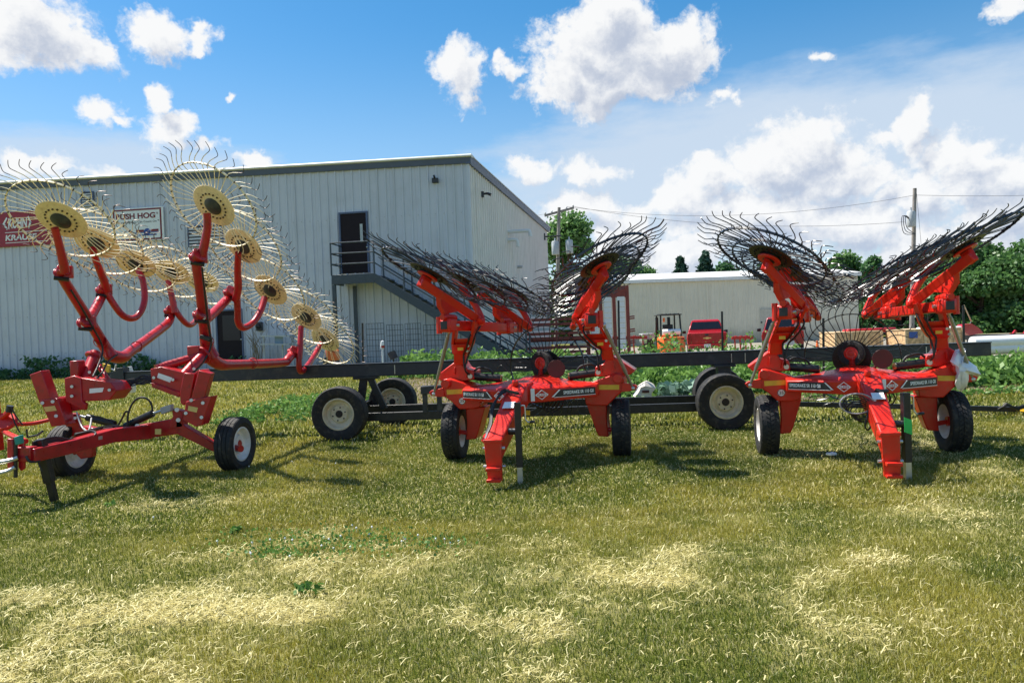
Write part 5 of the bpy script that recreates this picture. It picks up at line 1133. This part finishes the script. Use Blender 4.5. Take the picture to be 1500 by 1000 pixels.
for k in range(10):
    z = .30+.20*k
    MB().bar(RB+V(rx0-2.7, -.6, z), RB+V(rx0-.1, -.6, z), .10, .12).build('stacked_bar', RACK if k % 3 else GREYM, rk)
for x in (rx0-2.7, rx0-1.4, rx0-.1): MB().bar(RB+V(x, -.6, 0), RB+V(x, -.6, 2.3), .08, .08, (0, 1, 0)).build('upright', RACK, rk)
# red implements low on the gravel
def implement(px0, px1, y, Y, label, m=TRUCK):
    b_ = gp((px0+px1)/2, Y); t = thing('low_implement', label, 'implement', b_); p0, p1 = at(px0, y, Y), at(px1, y-1, Y)
    MB().bar(p0, p1, .12, .14).build('beam', m, t, .01)
    for k in range(4): p_ = p0.lerp(p1, (k+.5)/4); MB().bar(p_, V(p_.x+.05, p_.y, gzf(p_.x, p_.y)), .06, .06, (0, 1, 0)).build('leg', m, t); MB().box(p_+V(.06, -.02, .02), .10, .16, .16).build('bracket', m, t, .01)
implement(893, 948, 495, 34, 'low red implement beam in the weeds left of the forklift'); implement(1072, 1103, 495, 35, 'low red implement beam between the pickup and the wagon')
# crates
def crate(px0, px1, py0, py1, Y, label, tape=False):
    p0, p1 = at(px0, py1, Y), at(px1, py1, Y); zt = at(px0, py0, Y).z; b_ = V((p0.x+p1.x)/2, Y, gzf(p0.x, Y)); t = thing('wooden_crate', label, 'crate', b_, 'wooden crates')
    wd_ = p1.x-p0.x; z0 = b_.z; h_ = zt-z0; zc = z0+h_/2
    for nm, c_, sx, sy, sz in (('side_board', V(b_.x, Y, zc+.05), wd_, .04, h_-.1), ('side_board', V(b_.x, Y+1.4, zc+.05), wd_, .04, h_-.1), ('side_board', V(b_.x-wd_/2+.02, Y+.7, zc+.05), .04, 1.34, h_-.1), ('side_board', V(b_.x+wd_/2-.02, Y+.7, zc+.05), .04, 1.34, h_-.1), ('lid', V(b_.x, Y+.7, zt+.02), wd_+.04, 1.46, .04)):
        MB().box(c_, sx, sy, sz).build(nm, OSB if nm != 'lid' else LUMBER, t, .004)
    for k in (-.49, -.16, .16, .49): MB().box(V(b_.x+k*wd_, Y-.05, zc), .09, .05, h_).build('batten', LUMBER, t, .004)
    for k in (-1, 0, 1): MB().box(V(b_.x+k*wd_*.42, Y+.7, z0+.05), .10, 1.4, .10).build('skid', LUMBER, t)
    if tape: MB().box(V(b_.x-wd_*.36, Y-.03, zt-.18), .32, .02, .24).build('blue_label', BLUE, t)
    return t
crate(1223, 1292, 488, 512, 29, 'low wooden crate behind the upright tine wheel of the right rake'); crate(1326, 1411, 484, 512, 28, 'longer wooden crate with a blue label near the right pole', True)
o = MB().box(at(1375, 483, 28.7)+V(0, 0, .06), 1.3, .9, .12, .05).build('plastic_cover', WHITE, None, .05); tag(o, 'folded white plastic cover lying on the crate with the blue label', 'cover')
ib = thing('lime_machine', 'small lime green machine between the two wooden crates', 'machine', gp(1317, 31)); LB = gp(1317, 31); MB().box(LB+V(0, 0, .65), .35, .7, .4).build('housing', LIME, ib, .06); MB().tube([LB+V(-.2, -.2, .3), LB+V(-.18, -.2, 1.0), LB+V(.05, -.2, 1.05)], .03, 8, 3).build('roll_bar', LIME, ib)
for x in (-.2, .2): MB().cyl(LB+V(x, -.3, .22), LB+V(x+.08, -.3, .22), .22, 16).build('wheel', BLACK, ib)
lt = MB().box(at(1273, 484, 29.6), 2.0, .5, .18, .05).build('red_tarp', TRUCK, None, .05); tag(lt, 'red cover lying on the lower wooden crate', 'cover')
yp = thing('yellow_deck', 'flat yellow steel deck on the gravel behind the right rake', 'implement', gp(1215, 25)); MB().box(gp(1215, 25)+V(0, 0, .35), 1.3, .8, .10).build('deck', YEL, yp, .01)
for x in (-.5, .5): MB().box(gp(1215, 25)+V(x, 0, .15), .08, .6, .3).build('leg', BLACK, yp)
cone = thing('traffic_cone', 'orange marker cone on the gravel beside the wagon', 'cone', gp(1197, 33)); cb_ = gp(1197, 33); MB().lathe([(.001, .72), (.03, .72), (.13, .03), (.001, .03)], cb_, V(0, 0, 1), 16).build('cone_body', ORANGE, cone); MB().box(cb_+V(0, 0, .015), .36, .36, .03).build('cone_base', ORANGE, cone)
# white pipes and dark pallet at the right
for i, (z, lab) in enumerate(((.42, 'white plastic pipe on the right, upper of the stacked pair'), (.10, 'white plastic pipe on the right, lower of the stacked pair'))):
    p_ = at(1424, 502+i*10, 26); b_ = V(p_.x, 26, p_.z); o = MB().tube([b_, b_+V(7, .2, 0)], .22-.02*i, 24).build('white_pipe', PIPEW); tag(o, lab, 'pipe', 'stacked white pipes')
dp = thing('dark_pallet', 'dark pallet of equipment behind the white pipes', 'pallet', gp(1470, 32)); MB().bar(at(1415, 494, 32), at(1520, 492, 32), .6, .22).build('deck', BLACK, dp, .01)
for k in range(3): MB().box(at(1425+40*k, 500, 32), .15, .6, .3).build('leg', BLACK, dp)
ri = thing('red_attachment', 'red angular implement attachment standing above the dark pallet', 'implement', at(1425, 490, 30)); PLT('blade', [(1408, 482), (1414, 475), (1424, 474), (1434, 480), (1441, 488), (1420, 491)], 30, .5, TRUCK, ri); MB().cyl(at(1412, 447, 30.2), at(1423, 471, 30.2), .025, 8).build('mast', LUMBER, ri); MB().cyl(at(1423, 471, 30.2), at(1419, 478, 30.2), .03, 8).build('chain', BLACK, ri)
for i, x in enumerate((1478, 1494)):
    t_ = thing('red_tine_bar', ('red slanted implement bar behind the white pipes, left one', 'red slanted implement bar behind the white pipes, at the picture edge')[i], 'implement', gp(x, 33)); MB().bar(at(x, 497, 33), at(x+10, 484, 33), .10, .10).build('bar', TRUCK, t_); MB().bar(at(x+2, 497, 33), at(x+3, 488, 33), .08, .08).build('foot', TRUCK, t_)

# ================================================================== UTILITY POLES
def pole(px, py_top, Y, label, lean, cross, tanks, slack):
    b_ = gp(px, Y); t = thing('utility_pole', label, 'utility pole', b_, 'utility poles'); top = at(px, py_top, Y)
    MB().tube([V(b_.x-lean, Y, b_.z), V(top.x, Y, top.z)], [.145, .105], 14).build('pole', WOOD, t)
    if cross: MB().bar(top+V(-1.0, .1, -.5), top+V(1.0, .0, -.05), .12, .14).build('crossarm', WOOD, t); 
    for k in (-.95, -.5, .5, .95):
        if cross: p_ = top+V(k, .05, -.27+.22*k+.12); MB().lathe([(.03, -.08), (.07, -.03), (.04, 0), (.07, .04), (.02, .10)], p_, V(0, 0, 1), 10).build('insulator', GREYM, t)
    for dx, z in tanks: MB().lathe([(.001, -.45), (.22, -.45), (.24, -.40), (.24, .40), (.20, .46), (.001, .48)], V(top.x+dx-lean*.2, Y-.28, z), V(0, 0, 1), 18).build('transformer', GREYM, t); MB().cyl(V(top.x+dx-lean*.2, Y-.28, z+.46), V(top.x+dx-lean*.2, Y-.28, z+.68), .05, 8).build('bushing', GREYM, t)
    return t, top
z1 = at(815, 364, 50).z
t1, top1 = pole(819, 304, 50, 'weathered utility pole with crossarm and two grey transformers beside the hall', .25, True, [(-.33, z1), (.62, z1+.05)], 0)
z2 = at(1330, 322, 44).z
t2, top2 = pole(1340, 276, 44, 'weathered utility pole with one grey transformer behind the right rake', .2, False, [(-.38, z2)], 0)
mb = MB()
for k in range(3): mb.tube([V(top2.x-.4, 43.6, z2-.2), V(top2.x-.8-.1*k, 43.6, z2+.2), V(top2.x-.75-.1*k, 43.6, z2-.5-.15*k), V(top2.x-.2, 43.7, z2-.9)], .02, 6, 5)
mb.build('cable_loop', WIREM, t2)
def wire(p0, p1, sag, t): MB().tube([p0.lerp(p1, k/16)-V(0, 0, sag*4*(k/16)*(1-k/16)) for k in range(17)], .010, 4).build('wire', WIREM, t)
wire(top1+V(.5, 0, .05), top2+V(0, 0, -.4), .9, t1); wire(top1+V(.9, 0, .05), at(1325, 325, 44), .7, t1); wire(top1+V(-.9, 0, -.4), V(-20, 70, 12), .6, t1); wire(top2+V(0, 0, -.4), V(50, 38, 9), .8, t2)
wire(top2+V(.1, 0, -.3), gp(1362, 44), 0, t2); wire(top1+V(-.1, 0, -2), onright(797, 347, .9), .3, t1)

# ================================================================== TREES
def tree(name, label, base, h, crown_w, n, size, m, cz=.62, trunk=.25, lobes=14, group=None, seed=0, low=.25):
    r = random.Random(seed); t = thing(name, label, 'tree', base, group)
    mb = MB(); mb.tube([base, base+V(.1, 0, h*.35), base+V(-.1, .1, h*.8)], [trunk, trunk*.7, trunk*.15], 10, 2)
    LB_ = []
    for k in range(lobes):
        a = r.uniform(0, 6.28); zz = r.uniform(low, .93); wr_ = math.sin(math.pi*min(1, max(.12, (zz-low+.18)/(1.12-low))))**.7
        rad = crown_w*wr_*r.uniform(.35, .95); LB_.append((V(math.cos(a)*rad, math.sin(a)*rad*.8, zz*h), r.uniform(.13, .24)*min(h, crown_w*2.2)))
    LB_.append((V(0, 0, h*.86), .17*min(h, crown_w*2.2)))
    for c, rd in LB_: mb.tube([base+V(0, 0, h*.3), base+(c*.5+V(0, 0, h*.15)), base+c*.95], [trunk*.4, trunk*.22, .03], 5)
    mb.build('trunk', BARK, t)
    P_s = []; per = n//len(LB_)
    for c, rd in LB_:
        d = rng.normal(0, 1, (per, 3)); d /= np.linalg.norm(d, axis=1)[:, None]; q = rd*(.45+.6*rng.random(per))[:, None]**.7
        cl = fbm(d[:, 0]*3+c.x+7, d[:, 1]*3+d[:, 2]*2+c.z+7, 3); q = q*(.65+.7*cl)[:, None]
        p = np.array(c)+d*q*np.array([1, 1, .8]); P_s.append(p)
    P_ = np.concatenate(P_s); v, f = leaf_mesh(P_, np.full(len(P_), size), .7, 1.3)
    cl = np.repeat(np.clip(rng.random(len(P_))*.5+.5*rng.random(), 0, 1), 4)
    fill('crown', v, f, m, {'tint': np.clip(cl, 0, 1)}, t); return t
def conifer(label, base, h, rw, seed, group):
    r = random.Random(seed); t = thing('spruce_tree', label, 'tree', base, group); MB().tube([base, base+V(0, 0, h*.97)], [.25, .03], 8).build('trunk', BARK, t)
    P_ = []
    for k in range(150):
        z = h*(.05+.93*(k/150)); L_ = rw*(1-z/h)**1.0*r.uniform(.7, 1.2)+.05; a = k*2.4+r.uniform(-.3, .3); m_ = int(20+110*L_/rw)
        u_ = rng.random(m_)**.7*L_; P_.append(np.stack([math.cos(a)*u_+rng.normal(0, .12, m_), math.sin(a)*u_+rng.normal(0, .12, m_), z-.25*u_+.12*u_**2/max(L_, .1)+rng.normal(0, .10, m_)], 1))
    P_ = np.concatenate(P_); v, f = leaf_mesh(P_, np.full(len(P_), .22), .4, 2.2); fill('crown', v, f, CONIF, {'tint': np.repeat(rng.random(len(P_)), 4)}, t)
def tb(px, Y): p = at(px, 495, Y); return V(p.x, Y, -.2)
def th(px, py, Y): return at(px, py, Y).z+.2
tree('leafy_tree', 'leafy green tree directly behind the pole beside the hall', tb(838, 66), th(838, 318, 66), 3.6, 15400, 0.26, LEAF, seed=3, lobes=22, low=.15)
tree('leafy_tree', 'lower leafy tree between the hall and the shed, partly behind tine wheels', tb(905, 80), th(905, 372, 80), 4.5, 11000, 0.28, LEAF2, seed=4, lobes=18, low=.1)
tree('leafy_tree', 'low leafy tree left of the two spruces', tb(950, 85), th(950, 394, 85), 3.5, 7700, 0.28, LEAF, seed=41, lobes=14, low=.1)
conifer('dark spruce above the shed roof, left and narrower one', tb(1001, 78), th(1001, 375, 78), 3.0, 5, 'spruces behind the shed'); conifer('dark spruce above the shed roof, right and fuller one', tb(1037, 78), th(1037, 368, 78), 3.8, 6, 'spruces behind the shed')
tree('leafy_tree', 'leafy tree directly right of the fuller spruce', tb(1070, 82), th(1070, 385, 82), 3.2, 7700, 0.28, LEAF2, seed=7, low=.1)
tree('leafy_tree', 'leafy tree behind the left tine wheels of the right rake', tb(1135, 90), th(1135, 392, 90), 5, 7700, 0.30, LEAF2, seed=17, low=.1)
tree('leafy_tree', 'rounded leafy tree over the right end of the shed', tb(1243, 82), th(1243, 372, 82), 3.2, 12100, 0.28, LEAF, seed=8, lobes=16)
tree('leafy_tree', 'sparse small tree next to the right end of the shed', tb(1283, 74), th(1283, 365, 74), 1.8, 3960, 0.24, LEAF2, seed=9, lobes=12)
tree('leafy_tree', 'dark leafy tree behind the right utility pole', tb(1318, 68), th(1318, 392, 68), 3.4, 13200, 0.26, LEAF2, seed=10, lobes=18, low=.05)
tree('leafy_tree', 'broad dark tree right of the utility pole', tb(1378, 66), th(1378, 378, 66), 4.2, 19800, 0.26, LEAF2, seed=11, lobes=26, low=.04)
tree('leafy_tree', 'tall broad tree at the right, between the darker trees and the picture edge', tb(1440, 62), th(1440, 360, 62), 4.6, 26400, 0.25, LEAF, seed=12, lobes=30, low=.04)
tree('leafy_tree', 'tall tree cut by the right picture edge', tb(1505, 60), th(1505, 352, 60), 4.4, 24200, 0.25, LEAF, seed=13, lobes=28, low=.04)
tree('leafy_tree', 'tall tree just outside the right picture edge', tb(1570, 62), th(1570, 350, 62), 4.6, 13200, 0.28, LEAF, seed=14, lobes=24, low=.04)
tree('leafy_tree', 'low bushy tree in the gap behind the wooden crates', tb(1350, 60), th(1350, 440, 60), 3.2, 9900, 0.22, LEAF2, seed=15, lobes=18, low=.03)
# hedge of scrub along the far side
n = 26000; X = rng.uniform(-10, 95, n); Y = rng.uniform(84, 92, n); z = -.2+rng.random(n)**.7*(3.2+2.4*fbm(X*.22, Y*.1, 3)); v, f = leaf_mesh(np.stack([X, Y, z], 1), np.full(n, .55), .6)
struct(fill('far_scrub', v, f, LEAF2, {'tint': np.repeat(rng.random(n), 4)}), 'stuff')

# ================================================================== small lawn details
cl_c = []; fl_c = []
for px_, py_, rx, ry, k in ((480, 800, 150, 22, 620), (400, 815, 60, 10, 150), (640, 800, 60, 14, 120)):
    for j in range(k):
        a = random.gauss(0, .5); b = random.gauss(0, .5); p = gpt(px_+rx*a, py_+ry*b); cl_c.append((p.x, p.y, .03+random.random()*.03))
        if random.random() < .03: fl_c.append((p.x, p.y))
cl_c = np.array(cl_c); v, f = leaf_mesh(cl_c, np.full(len(cl_c), .021), .15, 1.1); struct(fill('clover', v, f, CROP, {'tint': np.repeat(rng.random(len(cl_c))*.6+.2, 4)}), 'stuff')
for px_, py_ in ((365, 688), (428, 681), (492, 684), (225, 764)): p = gpt(px_, py_); fl_c.append((p.x, p.y))
mb = MB()
for x, y in fl_c: z = gzf(x, y)+.055; mb.ball(V(x, y, z-.012), .0085, 6); mb.tube([V(x, y, z-.05), V(x, y, z)], .0015, 3)
struct(mb.build('clover_flowers', WHITE), 'stuff')
for i, (px_, py_, r_, lab) in enumerate(((452, 868, .085, 'broad leafed weed in the pale cut hay, left of centre'), (346, 780, .04, 'small bright green weed in the lawn above the clover'), (160, 742, .05, 'small weed in the lawn right of the old rake stand'))):
    p = gpt(px_, py_); leafy_plant('weed', lab, 'weed', p, .03+.3*r_, r_, int(300*r_+10), .035, CROP, 'weeds in the lawn')
o = MB().box(gpt(1218, 671)+V(0, 0, .05), .10, .07, .03, .4).build('paper_scrap', WHITE, None, .01); tag(o, 'pale scrap of paper lying in the shade under the right rake', 'litter')
sc.cycles.max_bounces = 6; sc.cycles.diffuse_bounces = 3; sc.cycles.transparent_max_bounces = 6
